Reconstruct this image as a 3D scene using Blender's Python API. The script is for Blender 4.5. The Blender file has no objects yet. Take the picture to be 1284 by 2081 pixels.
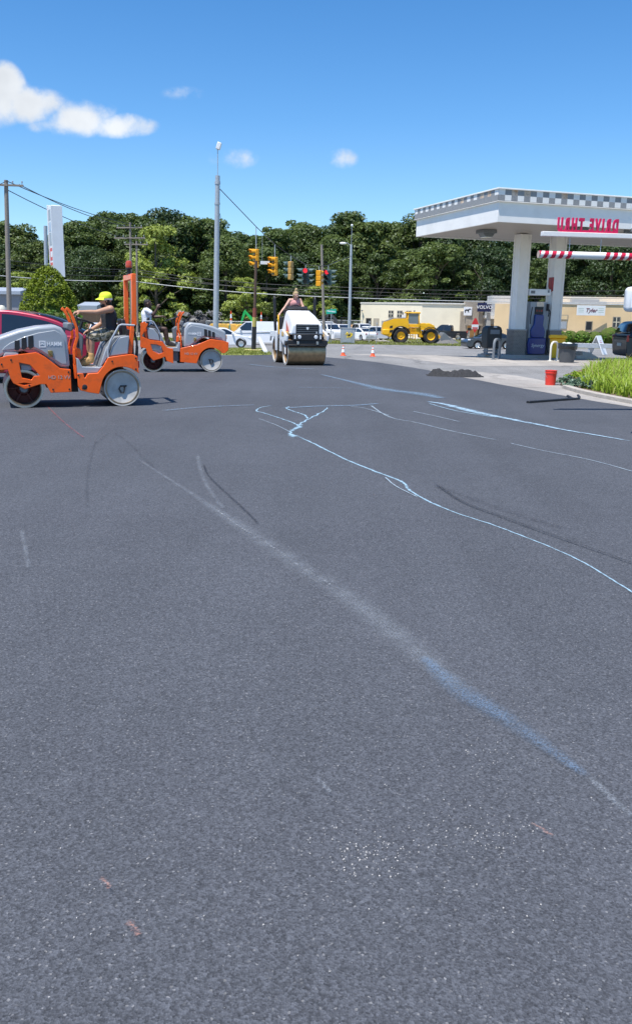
import bpy, bmesh, math, random
import numpy as np
from mathutils import Matrix, Vector
R = math.radians
scene = bpy.context.scene
col = scene.collection

# ------------------------------------------------------------------ camera
CAM_H, FPX, CX, CY = 1.62, 1750.0, 642.0, 1040.5
PITCH, ROLL = math.atan(400.5 / FPX), R(1.0)
cam = bpy.data.cameras.new('camera')
cam_o = bpy.data.objects.new('camera', cam)
col.objects.link(cam_o)
CAM_R = Matrix.Rotation(math.pi / 2 - PITCH, 3, 'X') @ Matrix.Rotation(ROLL, 3, 'Z')
cam_o.matrix_world = Matrix.Translation((0, 0, CAM_H)) @ CAM_R.to_4x4()
cam.sensor_fit = 'VERTICAL'
cam.sensor_height = 24
cam.lens = 24 * FPX / 2081
cam.clip_end = 6000
scene.camera = cam_o

# ------------------------------------------------------------------ light
SUN_EL = 69.0
sd = Vector((-0.66, -0.75, 0)).normalized() * math.cos(R(SUN_EL))
SUN_DIR = Vector((sd.x, sd.y, math.sin(R(SUN_EL))))          # towards the sun
sun = bpy.data.lights.new('sun', 'SUN')
sun.energy = 4.6
sun.angle = R(0.53)
sun.color = (1.0, 0.955, 0.89)
sun_o = bpy.data.objects.new('sun', sun)
col.objects.link(sun_o)
sun_o.rotation_euler = SUN_DIR.to_track_quat('Z', 'Y').to_euler()
scene.view_settings.view_transform = 'Standard'
scene.view_settings.look = 'None'
scene.view_settings.exposure = 0.5
scene.view_settings.gamma = 1.0
scene.cycles.max_bounces = 6
scene.cycles.transparent_max_bounces = 12

# ------------------------------------------------------------------ sky
world = bpy.data.worlds.new('World')
scene.world = world
world.use_nodes = True
wt = world.node_tree
for n in list(wt.nodes): wt.nodes.remove(n)
def wn(t, **k):
    n = wt.nodes.new(t)
    for a, b in k.items(): setattr(n, a, b)
    return n
def wm(op, a, b=None, c=None):
    n = wn('ShaderNodeMath', operation=op)
    for i, q in enumerate((a, b, c)):
        if q is None: continue
        if isinstance(q, (int, float)): n.inputs[i].default_value = q
        else: wt.links.new(q, n.inputs[i])
    return n.outputs[0]
sky = wn('ShaderNodeTexSky', sky_type='NISHITA', sun_disc=False)
sky.sun_elevation = R(SUN_EL)
sky.sun_rotation = math.atan2(SUN_DIR.x, SUN_DIR.y)
sky.air_density = 1.0; sky.dust_density = 0.15; sky.ozone_density = 2.2; sky.altitude = 100
tc = wn('ShaderNodeTexCoord')
sep = wn('ShaderNodeSeparateXYZ'); wt.links.new(tc.outputs['Generated'], sep.inputs[0])
elv = wm('MAXIMUM', sep.outputs[2], 0.0)
ramp = wn('ShaderNodeValToRGB'); wt.links.new(elv, ramp.inputs[0])
cr = ramp.color_ramp
SKY_TINT = [(0.0, (0.78, 0.92, 1.06)), (0.11, (0.60, 0.83, 1.04)), (0.20, (0.45, 0.76, 1.02)), (0.34, (0.33, 0.69, 0.98)), (1.0, (0.60, 0.85, 1.1))]
while len(cr.elements) < len(SKY_TINT): cr.elements.new(0.5)
for e, (p, c) in zip(cr.elements, SKY_TINT): e.position = p; e.color = (*c, 1)
mul = wn('ShaderNodeMix', data_type='RGBA', blend_type='MULTIPLY'); mul.inputs[0].default_value = 1
wt.links.new(sky.outputs[0], mul.inputs[6]); wt.links.new(ramp.outputs[0], mul.inputs[7])
# cumulus clouds, described by direction (azimuth tangent, elevation tangent)
yy = wm('MAXIMUM', sep.outputs[1], 0.02)
cu = wm('DIVIDE', sep.outputs[0], yy); cv = wm('DIVIDE', sep.outputs[2], yy)
cb = wn('ShaderNodeCombineXYZ'); wt.links.new(cu, cb.inputs[0]); wt.links.new(cv, cb.inputs[1])
nz = wn('ShaderNodeTexNoise'); nz.inputs['Scale'].default_value = 26; nz.inputs['Detail'].default_value = 7; nz.inputs['Roughness'].default_value = 0.58
wt.links.new(cb.outputs[0], nz.inputs['Vector'])
nz2 = wn('ShaderNodeTexNoise'); nz2.inputs['Scale'].default_value = 11; nz2.inputs['Detail'].default_value = 4
wt.links.new(cb.outputs[0], nz2.inputs['Vector'])
def ray(px, py):
    return CAM_R @ Vector(((px - CX) / FPX, -(py - CY) / FPX, -1.0))
def ell(px, py, rx, ry, amp):
    d = ray(px, py); u0, v0 = d.x / d.y, d.z / d.y
    a = wm('DIVIDE', wm('SUBTRACT', cu, u0), rx / FPX); b = wm('DIVIDE', wm('SUBTRACT', cv, v0), ry / FPX)
    q = wm('ADD', wm('MULTIPLY', a, a), wm('MULTIPLY', b, b))
    return wm('MULTIPLY', wm('MAXIMUM', wm('SUBTRACT', 1.0, q), 0.0), amp)
field = None
for e in ((5, 180, 52, 55, 1.25), (-45, 200, 120, 60, 1.3), (70, 215, 80, 38, 1.15), (165, 240, 90, 38, 1.2), (240, 255, 85, 26, 1.15),
          (120, 255, 70, 22, .8), (485, 322, 46, 22, .56), (697, 322, 34, 22, .68), (372, 190, 50, 16, .42), (435, 322, 20, 14, .3)):
    f = ell(*e); field = f if field is None else wm('MAXIMUM', field, f)
dens = wm('ADD', field, wm('MULTIPLY', wm('SUBTRACT', nz.outputs[0], 0.5), wm('MULTIPLY', 2.3, wm('MINIMUM', wm('MULTIPLY', field, 3.0), 1.0))))
mr = wn('ShaderNodeMapRange', interpolation_type='SMOOTHSTEP'); wt.links.new(dens, mr.inputs[0])
mr.inputs[1].default_value = 0.05; mr.inputs[2].default_value = 1.15; mr.inputs[3].default_value = 0; mr.inputs[4].default_value = 0.93
shade = wn('ShaderNodeMapRange'); wt.links.new(nz2.outputs[0], shade.inputs[0])
shade.inputs[1].default_value = .3; shade.inputs[2].default_value = .7; shade.inputs[3].default_value = 4.6; shade.inputs[4].default_value = 6.6
ccol = wn('ShaderNodeMix', data_type='RGBA', blend_type='MULTIPLY'); ccol.inputs[0].default_value = 1
ccol.inputs[6].default_value = (0.94, 0.97, 1.0, 1); wt.links.new(shade.outputs[0], ccol.inputs[7])
cm = wn('ShaderNodeMix', data_type='RGBA'); wt.links.new(mr.outputs[0], cm.inputs[0])
wt.links.new(mul.outputs[2], cm.inputs[6]); wt.links.new(ccol.outputs[2], cm.inputs[7])
bg = wn('ShaderNodeBackground'); bg.inputs[1].default_value = 0.12
wt.links.new(cm.outputs[2], bg.inputs[0])
wo = wn('ShaderNodeOutputWorld'); wt.links.new(bg.outputs[0], wo.inputs[0])

# ------------------------------------------------------------------ ground height and placing
GZ = [(-100, 0.0), (36, 0.0), (68, -0.95), (97, -1.2), (5000, -1.2)]
def gz(y):
    for (a, za), (b, zb) in zip(GZ, GZ[1:]):
        if y <= b: return za + (zb - za) * (y - a) / (b - a)
    return GZ[-1][1]
def at(px, py, lift=0.0):
    """ground point seen at a pixel of the photograph"""
    d = ray(px, py); z = 0.0
    for _ in range(60):
        t = (z + lift - CAM_H) / d.z
        zn = gz(d.y * t)
        z = z * .5 + zn * .5
    t = (z + lift - CAM_H) / d.z
    return Vector((d.x * t, d.y * t, z + lift))
def on(px, py, Y):
    d = ray(px, py); t = Y / d.y
    return Vector((d.x * t, Y, CAM_H + d.z * t))
def gp(px, Y, py=690):
    p = on(px, py, Y); p.z = gz(Y); return p

# ------------------------------------------------------------------ mesh helper
class MB:
    def __init__(s, M=None):
        s.v = []; s.f = []; s.mi = []; s.M = M or Matrix(); s.m = 0; s.uv = None
    def add(s, vs, fs):
        b = len(s.v); M = s.M
        s.v.extend((M @ Vector(p)) for p in vs)
        s.f.extend(tuple(b + i for i in f) for f in fs); s.mi.extend([s.m] * len(fs))
        return s
    def box(s, c, d, rot=None):
        x, y, z = (q / 2 for q in d)
        vs = [Vector(p) for p in ((-x, -y, -z), (x, -y, -z), (x, y, -z), (-x, y, -z), (-x, -y, z), (x, -y, z), (x, y, z), (-x, y, z))]
        if rot is not None: vs = [rot @ p for p in vs]
        c = Vector(c)
        return s.add([p + c for p in vs], [(3, 2, 1, 0), (4, 5, 6, 7), (0, 1, 5, 4), (1, 2, 6, 5), (2, 3, 7, 6), (3, 0, 4, 7)])
    def prism(s, poly, a, b, ax='y', taper=None):
        """polygon in the two other axes, extruded from a to b along ax"""
        n = len(poly)
        def P(p, t):
            if ax == 'y': return (p[0], t, p[1])
            if ax == 'x': return (t, p[0], p[1])
            return (p[0], p[1], t)
        vs = [P(p, a) for p in poly] + [P(p, b) for p in poly]
        fs = [tuple(range(n))[::-1], tuple(range(n, 2 * n))] + [(i, (i + 1) % n, n + (i + 1) % n, n + i) for i in range(n)]
        return s.add(vs, fs)
    def tube(s, pts, r, n=8, closed=False):
        pts = [Vector(p) for p in pts]; N = len(pts)
        rs = r if isinstance(r, (list, tuple)) else [r] * N
        tang = []
        for i in range(N):
            a = pts[i - 1] if (i or closed) else pts[i]; b = pts[(i + 1) % N] if (i < N - 1 or closed) else pts[i]
            t = (b - a); tang.append(t.normalized() if t.length > 1e-9 else Vector((0, 0, 1)))
        u = tang[0].orthogonal().normalized(); vs = []
        for i in range(N):
            t = tang[i]; u = (u - t * u.dot(t)); u = u.normalized() if u.length > 1e-6 else t.orthogonal().normalized()
            w = t.cross(u)
            for k in range(n):
                a = 2 * math.pi * k / n
                vs.append(pts[i] + (u * math.cos(a) + w * math.sin(a)) * rs[i])
        fs = []
        for i in range(N if closed else N - 1):
            j = (i + 1) % N
            for k in range(n): fs.append((i * n + k, i * n + (k + 1) % n, j * n + (k + 1) % n, j * n + k))
        if not closed: fs += [tuple(range(n))[::-1], tuple((N - 1) * n + k for k in range(n))]
        return s.add(vs, fs)
    def cyl(s, p0, p1, r0, r1=None, n=16):
        return s.tube([p0, p1], [r0, r0 if r1 is None else r1], n)
    def lathe(s, prof, n=24, c=(0, 0, 0), ax='z', caps=True):
        vs = []; c = Vector(c)
        for r, h in prof:
            for k in range(n):
                a = 2 * math.pi * k / n; x, y = r * math.cos(a), r * math.sin(a)
                p = {'z': (x, y, h), 'y': (x, h, y), 'x': (h, x, y)}[ax]
                vs.append(c + Vector(p))
        fs = []
        for i in range(len(prof) - 1):
            for k in range(n): fs.append((i * n + k, i * n + (k + 1) % n, (i + 1) * n + (k + 1) % n, (i + 1) * n + k))
        if caps: fs += [tuple(range(n))[::-1], tuple((len(prof) - 1) * n + k for k in range(n))]
        return s.add(vs, fs)
    def ball(s, c, r, n=12, sc=(1, 1, 1)):
        m = n // 2 + 1
        prof = [(max(1e-4, r * math.sin(math.pi * i / (m - 1))), -r * math.cos(math.pi * i / (m - 1))) for i in range(m)]
        M0 = s.M; s.M = M0 @ Matrix.Translation(c) @ Matrix.Diagonal((*sc, 1)); s.lathe(prof, n); s.M = M0
        return s
    def quad(s, *p): return s.add(p, [tuple(range(len(p)))])
    def build(s, name, mat, parent=None, smooth=35, bevel=0.0, seg=2, fix=True):
        me = bpy.data.meshes.new(name)
        me.from_pydata([tuple(p) for p in s.v], [], s.f)
        mats = mat if isinstance(mat, (list, tuple)) else [mat]
        for m in mats: me.materials.append(m)
        if len(mats) > 1: me.polygons.foreach_set('material_index', s.mi)
        if fix:
            bm = bmesh.new(); bm.from_mesh(me)
            bmesh.ops.recalc_face_normals(bm, faces=bm.faces); bm.to_mesh(me); bm.free()
        if smooth:
            me.polygons.foreach_set('use_smooth', [True] * len(me.polygons))
            me.set_sharp_from_angle(angle=R(smooth))
        o = link(name, me, parent)
        if bevel:
            b = o.modifiers.new('bevel', 'BEVEL'); b.width = bevel; b.segments = seg; b.limit_method = 'ANGLE'; b.angle_limit = R(38); b.harden_normals = False
        return o
def link(name, data, parent=None):
    o = bpy.data.objects.new(name, data); col.objects.link(o)
    if parent is not None: o.parent = parent
    return o
def tag(o, label=None, cat=None, group=None, kind=None):
    if label: o['label'] = label
    if cat: o['category'] = cat
    if group: o['group'] = group
    if kind: o['kind'] = kind
    return o
def thing(name, loc, yaw, label, cat, group=None):
    o = link(name, None); o.location = loc; o.rotation_euler = (0, 0, yaw)
    o.empty_display_size = .2
    return tag(o, label, cat, group)
def place(o, loc, yaw=0): o.location = loc; o.rotation_euler = (0, 0, yaw); return o
CHILD = None
def dup(o, parent=None):
    c = o.copy(); col.objects.link(c)
    if parent is not None: c.parent = parent
    for ch in list(o.children): dup(ch, c)
    return c
def text(body, size, ext, mat, parent, M, name='lettering', align='CENTER', shear=0, off=0.0):
    cu_ = bpy.data.curves.new(name, 'FONT'); cu_.body = body; cu_.size = size; cu_.extrude = ext
    cu_.align_x = align; cu_.align_y = 'CENTER'; cu_.shear = shear; cu_.offset = off; cu_.resolution_u = 3
    t = bpy.data.objects.new(name, cu_); col.objects.link(t)
    bpy.context.view_layer.update()
    me = bpy.data.meshes.new_from_object(t.evaluated_get(bpy.context.evaluated_depsgraph_get()))
    bpy.data.objects.remove(t); bpy.data.curves.remove(cu_)
    me.transform(M); me.materials.clear(); me.materials.append(mat); me.name = name
    return link(name, me, parent)
def TM(loc, normal, up=(0, 0, 1)):
    """text frame: facing 'normal', upright along 'up'"""
    z = Vector(normal).normalized(); y = (Vector(up) - z * Vector(up).dot(z)).normalized(); x = y.cross(z)
    m = Matrix((x, y, z)).transposed().to_4x4(); m.translation = Vector(loc)
    return m

# ------------------------------------------------------------------ materials
def mk(name):
    m = bpy.data.materials.new(name); m.use_nodes = True
    nt = m.node_tree; b = nt.nodes['Principled BSDF']
    return m, nt, b
def lin(c): return tuple(((q / 255 + .055) / 1.055) ** 2.4 if q > 10 else q / 255 / 12.92 for q in c)
def mat(name, c, rough=.5, metal=0.0, var=.12, scale=6.0, bump=0.0, bscale=60, coat=0.0, spec=.5, dirt=None, dirt_amt=.5, dirt_scale=3.0):
    m, nt, b = mk(name); N = nt.nodes.new; L = nt.links.new
    tcn = N('ShaderNodeTexCoord'); no = N('ShaderNodeTexNoise'); no.inputs['Scale'].default_value = scale; no.inputs['Detail'].default_value = 5
    L(tcn.outputs['Object'], no.inputs['Vector'])
    r = N('ShaderNodeMapRange'); L(no.outputs[0], r.inputs[0]); r.inputs[1].default_value = .25; r.inputs[2].default_value = .75
    r.inputs[3].default_value = 1 - var; r.inputs[4].default_value = 1 + var * .6
    mx = N('ShaderNodeMix'); mx.data_type = 'RGBA'; mx.blend_type = 'MULTIPLY'; mx.inputs[0].default_value = 1
    mx.inputs[6].default_value = (*c, 1); L(r.outputs[0], mx.inputs[7]); out = mx.outputs[2]
    if dirt:
        n2 = N('ShaderNodeTexNoise'); n2.inputs['Scale'].default_value = dirt_scale; n2.inputs['Detail'].default_value = 8; n2.inputs['Roughness'].default_value = .65
        L(tcn.outputs['Object'], n2.inputs['Vector'])
        r2 = N('ShaderNodeMapRange'); L(n2.outputs[0], r2.inputs[0]); r2.inputs[1].default_value = .5; r2.inputs[2].default_value = .75
        r2.inputs[3].default_value = 0; r2.inputs[4].default_value = dirt_amt
        m2 = N('ShaderNodeMix'); m2.data_type = 'RGBA'; L(r2.outputs[0], m2.inputs[0]); L(out, m2.inputs[6]); m2.inputs[7].default_value = (*dirt, 1); out = m2.outputs[2]
    L(out, b.inputs['Base Color'])
    rr = N('ShaderNodeMapRange'); L(no.outputs[0], rr.inputs[0]); rr.inputs[3].default_value = max(0, rough - .08); rr.inputs[4].default_value = min(1, rough + .1)
    L(rr.outputs[0], b.inputs['Roughness'])
    b.inputs['Metallic'].default_value = metal; b.inputs['Coat Weight'].default_value = coat; b.inputs['Specular IOR Level'].default_value = spec
    b.inputs['Coat Roughness'].default_value = .08
    if bump:
        n3 = N('ShaderNodeTexNoise'); n3.inputs['Scale'].default_value = bscale; n3.inputs['Detail'].default_value = 4
        L(tcn.outputs['Object'], n3.inputs['Vector'])
        bp = N('ShaderNodeBump'); bp.inputs['Strength'].default_value = bump; bp.inputs['Distance'].default_value = .02
        L(n3.outputs[0], bp.inputs['Height']); L(bp.outputs[0], b.inputs['Normal'])
    return m
def glow(name, c, s):
    m, nt, b = mk(name); b.inputs['Base Color'].default_value = (*c, 1); b.inputs['Emission Color'].default_value = (*c, 1); b.inputs['Emission Strength'].default_value = s
    return m
def leafmat(name, c1, c2, trans=.3, scale=.35):
    m, nt, b = mk(name); N = nt.nodes.new; L = nt.links.new
    nt.nodes.remove(b)
    g = N('ShaderNodeNewGeometry'); tcn = N('ShaderNodeTexCoord'); no = N('ShaderNodeTexNoise'); no.inputs['Scale'].default_value = scale; no.inputs['Detail'].default_value = 3
    L(tcn.outputs['Object'], no.inputs['Vector'])
    oi = N('ShaderNodeObjectInfo')
    a = N('ShaderNodeMath'); a.operation = 'ADD'; L(g.outputs['Random Per Island'], a.inputs[0]); L(no.outputs[0], a.inputs[1])
    a1 = N('ShaderNodeMath'); a1.operation = 'ADD'; L(a.outputs[0], a1.inputs[0]); L(oi.outputs['Random'], a1.inputs[1])
    r = N('ShaderNodeMapRange'); L(a1.outputs[0], r.inputs[0]); r.inputs[1].default_value = .5; r.inputs[2].default_value = 2.1
    mx = N('ShaderNodeMix'); mx.data_type = 'RGBA'; L(r.outputs[0], mx.inputs[0]); mx.inputs[6].default_value = (*c1, 1); mx.inputs[7].default_value = (*c2, 1)
    d = N('ShaderNodeBsdfDiffuse'); t = N('ShaderNodeBsdfTranslucent'); L(mx.outputs[2], d.inputs[0]); L(mx.outputs[2], t.inputs[0])
    gl = N('ShaderNodeBsdfGlossy'); gl.inputs['Roughness'].default_value = .5; gl.inputs[0].default_value = (.6, .65, .7, 1)
    s = N('ShaderNodeMixShader'); s.inputs[0].default_value = trans; L(d.outputs[0], s.inputs[1]); L(t.outputs[0], s.inputs[2])
    s2 = N('ShaderNodeMixShader'); s2.inputs[0].default_value = .035; L(s.outputs[0], s2.inputs[1]); L(gl.outputs[0], s2.inputs[2])
    L(s2.outputs[0], nt.nodes['Material Output'].inputs[0])
    return m
ORANGE = mat('orange_paint', (1.0, .130, .003), .38, var=.06, coat=.3, dirt=(.22, .075, .03), dirt_amt=.5, dirt_scale=5)
GREYP = mat('grey_paint', (.33, .36, .395), .42, var=.06, coat=.15, dirt=(.2, .2, .2), dirt_amt=.25)
DGREYP = mat('dark_grey_paint', (.17, .185, .20), .5, var=.1)
BLACKP = mat('black_plastic', (.018, .018, .02), .5, var=.2)
RUBBER = mat('rubber', (.028, .027, .026), .8, var=.3, dirt=(.12, .11, .1), dirt_amt=.35)
STEEL = mat('steel', (.55, .53, .50), .32, metal=.9, var=.12, dirt=(.22, .18, .14), dirt_amt=.5)
DRUMSIDE = mat('drum_side_paint', (.50, .49, .465), .55, var=.14, dirt=(.2, .185, .165), dirt_amt=.5, dirt_scale=7)
DRUMFACE = mat('rolled_steel', (.34, .27, .20), .34, metal=.75, var=.22, scale=9, dirt=(.09, .07, .055), dirt_amt=.6, dirt_scale=6)
RUST = mat('dark_red_primer', (.12, .018, .012), .6, var=.3, dirt=(.02, .015, .012), dirt_amt=.7)
WHITE = mat('white_paint', (.80, .81, .82), .4, var=.04, coat=.2, dirt=(.5, .48, .44), dirt_amt=.25)
CHROME = mat('bright_metal', (.75, .76, .78), .18, metal=1, var=.05)
GALV = mat('galvanised_steel', (.46, .49, .52), .45, metal=.35, var=.14, scale=9)
GLASS = mat('car_glass', (.012, .016, .02), .06, var=.1, spec=.8, coat=.5)
LAMPW = mat('clear_lamp', (.75, .77, .8), .12, var=.05, coat=.6)
LAMPR = mat('red_lamp', (.45, .01, .012), .2, var=.05, coat=.6)
LAMPO = mat('amber_lamp', (.8, .3, .02), .2, var=.05, coat=.6)
YELLOW = mat('yellow_paint', (.95, .50, .006), .4, var=.08, coat=.2, dirt=(.3, .18, .05), dirt_amt=.3)
GREEN = mat('green_paint', (.015, .42, .10), .4, var=.1)
WOOD = mat('weathered_wood', (.27, .235, .20), .85, var=.3, scale=14, bump=.4)
CONC = mat('concrete', (.46, .43, .39), .85, var=.15, scale=2.5, bump=.25, dirt=(.2, .19, .18), dirt_amt=.5, dirt_scale=1.2)
# ------------------------------------------------------------------ ground sheets
def sheet(name, poly, off, m, kind='structure'):
    bm = bmesh.new()
    f = bm.faces.new([bm.verts.new((p[0], p[1], 0)) for p in poly])
    for yb in (36, 68, 97):
        bmesh.ops.bisect_plane(bm, geom=bm.verts[:] + bm.edges[:] + bm.faces[:], plane_co=(0, yb, 0), plane_no=(0, 1, 0))
    bmesh.ops.triangulate(bm, faces=bm.faces[:])
    for v in bm.verts: v.co.z = gz(v.co.y) + off
    bmesh.ops.recalc_face_normals(bm, faces=bm.faces[:])
    for f in bm.faces:
        if f.normal.z < 0: f.normal_flip()
    me = bpy.data.meshes.new(name); bm.to_mesh(me); bm.free(); me.materials.append(m)
    o = link(name, me); o['kind'] = kind
    return o
def nmix(nt, fac, a, b, blend='MIX'):
    n = nt.nodes.new('ShaderNodeMix'); n.data_type = 'RGBA'; n.blend_type = blend
    for i, q in ((0, fac), (6, a), (7, b)):
        if hasattr(q, 'links'): nt.links.new(q, n.inputs[i])
        elif i == 0: n.inputs[0].default_value = q
        else: n.inputs[i].default_value = (*q, 1)
    return n.outputs[2]
def nmap(nt, v, a, b, c, d, smooth=False):
    n = nt.nodes.new('ShaderNodeMapRange'); nt.links.new(v, n.inputs[0])
    if smooth: n.interpolation_type = 'SMOOTHSTEP'
    for i, q in zip((1, 2, 3, 4), (a, b, c, d)): n.inputs[i].default_value = q
    return n.outputs[0]
def nnoise(nt, vec, s, det=4, rough=.5, dist=0):
    n = nt.nodes.new('ShaderNodeTexNoise'); nt.links.new(vec, n.inputs['Vector'])
    n.inputs['Scale'].default_value = s; n.inputs['Detail'].default_value = det; n.inputs['Roughness'].default_value = rough; n.inputs['Distortion'].default_value = dist
    return n.outputs[0]
def asphalt(name, base, stone=.55, big=.10, agg=150, bump=.5, cracks=0.0, tint=None):
    m, nt, b = mk(name); L = nt.links.new
    tcn = nt.nodes.new('ShaderNodeTexCoord'); co = tcn.outputs['Object']
    vo = nt.nodes.new('ShaderNodeTexVoronoi'); vo.inputs['Scale'].default_value = agg; L(co, vo.inputs['Vector'])
    sp = nt.nodes.new('ShaderNodeSeparateColor'); L(vo.outputs['Color'], sp.inputs[0])
    v1 = nmap(nt, sp.outputs[0], 0, 1, 1 - stone, 1 + stone)
    vo2 = nt.nodes.new('ShaderNodeTexVoronoi'); vo2.inputs['Scale'].default_value = agg * .52; L(co, vo2.inputs['Vector'])
    sp2 = nt.nodes.new('ShaderNodeSeparateColor'); L(vo2.outputs['Color'], sp2.inputs[0])
    v2 = nmap(nt, sp2.outputs[1], 0, 1, 1 - stone * .55, 1 + stone * .55)
    spark = nmap(nt, sp.outputs[2], .975, 1.0, 0, 1)
    l1 = nmap(nt, nnoise(nt, co, .35, 5, .6), .3, .7, 1 - big, 1 + big)
    l2 = nmap(nt, nnoise(nt, co, 3.2, 6, .65), .3, .7, 1 - big * .35, 1 + big * .35)
    mp = nt.nodes.new('ShaderNodeMapping'); mp.inputs['Scale'].default_value = (1.0, .07, 1); mp.inputs['Rotation'].default_value = (0, 0, R(12)); L(co, mp.inputs[0])
    l3 = nmap(nt, nnoise(nt, mp.outputs[0], 1.4, 4, .55), .3, .7, 1 - big * .7, 1 + big * .7)
    def mul(a, c):
        n = nt.nodes.new('ShaderNodeMath'); n.operation = 'MULTIPLY'; L(a, n.inputs[0]); L(c, n.inputs[1]); return n.outputs[0]
    val = mul(mul(v1, v2), mul(mul(l1, l2), l3))
    c = nmix(nt, 1.0, base, val, 'MULTIPLY')
    c = nmix(nt, nmap(nt, spark, 0, 1, 0, .28), c, (.50, .49, .48))
    if tint: c = nmix(nt, nmap(nt, nnoise(nt, co, .9, 4), .45, .7, 0, .5), c, tint)
    if cracks:
        vc = nt.nodes.new('ShaderNodeTexVoronoi'); vc.feature = 'DISTANCE_TO_EDGE'; vc.inputs['Scale'].default_value = .22
        dn = nt.nodes.new('ShaderNodeVectorMath'); dn.operation = 'MULTIPLY_ADD'
        nn = nt.nodes.new('ShaderNodeTexNoise'); nn.inputs['Scale'].default_value = 1.2; nn.inputs['Detail'].default_value = 5; L(co, nn.inputs['Vector'])
        L(nn.outputs['Color'], dn.inputs[0]); dn.inputs[1].default_value = (1.2, 1.2, 0); L(co, dn.inputs[2]); L(dn.outputs[0], vc.inputs['Vector'])
        c = nmix(nt, nmap(nt, vc.outputs['Distance'], 0, .014, cracks, 0), c, (.05, .05, .05))
    L(c, b.inputs['Base Color'])
    b.inputs['Roughness'].default_value = .82; b.inputs['Specular IOR Level'].default_value = .22
    bp = nt.nodes.new('ShaderNodeBump'); bp.inputs['Strength'].default_value = bump; bp.inputs['Distance'].default_value = .004
    h = nt.nodes.new('ShaderNodeMath'); h.operation = 'ADD'; L(vo.outputs['Distance'], h.inputs[0]); L(vo2.outputs['Distance'], h.inputs[1])
    L(h.outputs[0], bp.inputs['Height']); L(bp.outputs[0], b.inputs['Normal'])
    return m
FRESH = asphalt('fresh_asphalt', (.073, .078, .090), .36, .10, 170, .55)
OLD = asphalt('old_asphalt', (.215, .212, .207), .30, .14, 90, .4, cracks=.55)
SLAB = asphalt('concrete_slab', (.345, .32, .29), .16, .2, 80, .25, cracks=.35, tint=(.25, .24, .225))
EARTH = asphalt('dry_grass_soil', (.16, .155, .06), .35, .25, 22, .8, tint=(.09, .13, .03))
GRAVEL = asphalt('gravel_lot', (.36, .34, .30), .3, .2, 30, .6)

ground = sheet('ground', [(-2500, -400), (2500, -400), (2500, 4500), (-2500, 4500)], -.02, EARTH)
pave = sheet('road', [(-160, 18), (160, 18), (160, 85), (-160, 85)], .004, OLD)
lot = sheet('gravel_lot', [(-160, 99.5), (160, 99.5), (160, 122), (-160, 122)], .004, GRAVEL)
edge_px = [(1284, 829), (1240, 822), (1200, 815), (1150, 806), (1100, 797), (1060, 790), (1020, 783), (975, 774), (930, 766), (870, 753), (815, 744), (760, 736), (705, 730), (656, 726), (600, 723), (560, 722), (455, 723), (330, 722)]
fresh_poly = [(-60, -8), (16, -8), (14, 8)] + [at(x, y)[:2] for x, y in edge_px] + [(-20, 44), (-60, 44)]
fresh_poly = [tuple(p) for p in fresh_poly]
fresh = sheet('new_asphalt', fresh_poly, .012, FRESH)
# canopy frame: C is its near corner on the ground, u along the long front, v along the short side
CAN_H = 5.3
_c = on(1010.5, 450.6, 32.9); CYAW = R(-18.7)
CANM = Matrix.Translation((_c.x, _c.y, 0)) @ Matrix.Rotation(-CYAW, 4, 'Z')
def cu_(u, v): return CANM @ Vector((u, v, 0))
slab = sheet('forecourt_slab', [tuple(cu_(u, v)[:2]) for u, v in ((-2.3, -2.6), (26, -2.6), (26, 9.3), (-2.3, 9.3))], .008, SLAB)
apron = sheet('apron', [tuple(at(x, y)[:2]) for x, y in ((1284, 828), (1200, 815), (1100, 797), (1020, 783), (975, 774), (930, 766), (870, 753), (960, 755), (1050, 764), (1110, 775), (1140, 786), (1284, 800))], .008, SLAB)
sidewalk = sheet('sidewalk', [tuple(at(x, y)[:2]) for x, y in ((770, 698.5), (960, 696.5), (1284, 698), (1284, 694), (960, 692.5), (800, 693))], .008, SLAB)

# ------------------------------------------------------------------ grass built from blades
GRASS = leafmat('grass_blades', (.13, .17, .025), (.25, .27, .06), .25, 1.5)
BEDLEAF = leafmat('bed_leaves', (.17, .30, .018), (.34, .44, .05), .4, 1.2)
SEDUM = leafmat('sedum_leaves', (.10, .17, .10), (.20, .29, .20), .2, 2)
def inside(p, poly):
    r = False; n = len(poly)
    for i in range(n):
        a, b = poly[i], poly[i - 1]
        if (a[1] > p[1]) != (b[1] > p[1]) and p[0] < (b[0] - a[0]) * (p[1] - a[1]) / (b[1] - a[1]) + a[0]: r = not r
    return r
def blades(name, poly, n, h, w, m, seed, bend=.6, wild=.5, base=0.0, parent=None):
    rnd = random.Random(seed); vs = []; fs = []
    xs = [p[0] for p in poly]; ys = [p[1] for p in poly]; k = 0
    while k < n:
        x, y = rnd.uniform(min(xs), max(xs)), rnd.uniform(min(ys), max(ys))
        if not inside((x, y), poly): continue
        k += 1; a = rnd.uniform(0, 6.283); hh = h * rnd.uniform(1 - wild, 1 + wild); bd = bend * rnd.uniform(.3, 1.2) * hh
        dx, dy = math.cos(a), math.sin(a); px_, py_ = -dy * w / 2, dx * w / 2; z = gz(y) + base; b = len(vs)
        for t, ww in ((0, 1), (.5, .9), (.85, .5), (1, .08)):
            ox = bd * t * t; oz = hh * (t - .25 * bend * t * t * t)
            vs += [(x + dx * ox - px_ * ww, y + dy * ox - py_ * ww, z + oz), (x + dx * ox + px_ * ww, y + dy * ox + py_ * ww, z + oz)]
        fs += [(b + 2 * i, b + 2 * i + 1, b + 2 * i + 3, b + 2 * i + 2) for i in range(3)]
    me = bpy.data.meshes.new(name); me.from_pydata(vs, [], fs); me.materials.append(m)
    o = link(name, me, parent)
    if parent is None: o['kind'] = 'stuff'
    return o
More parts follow.
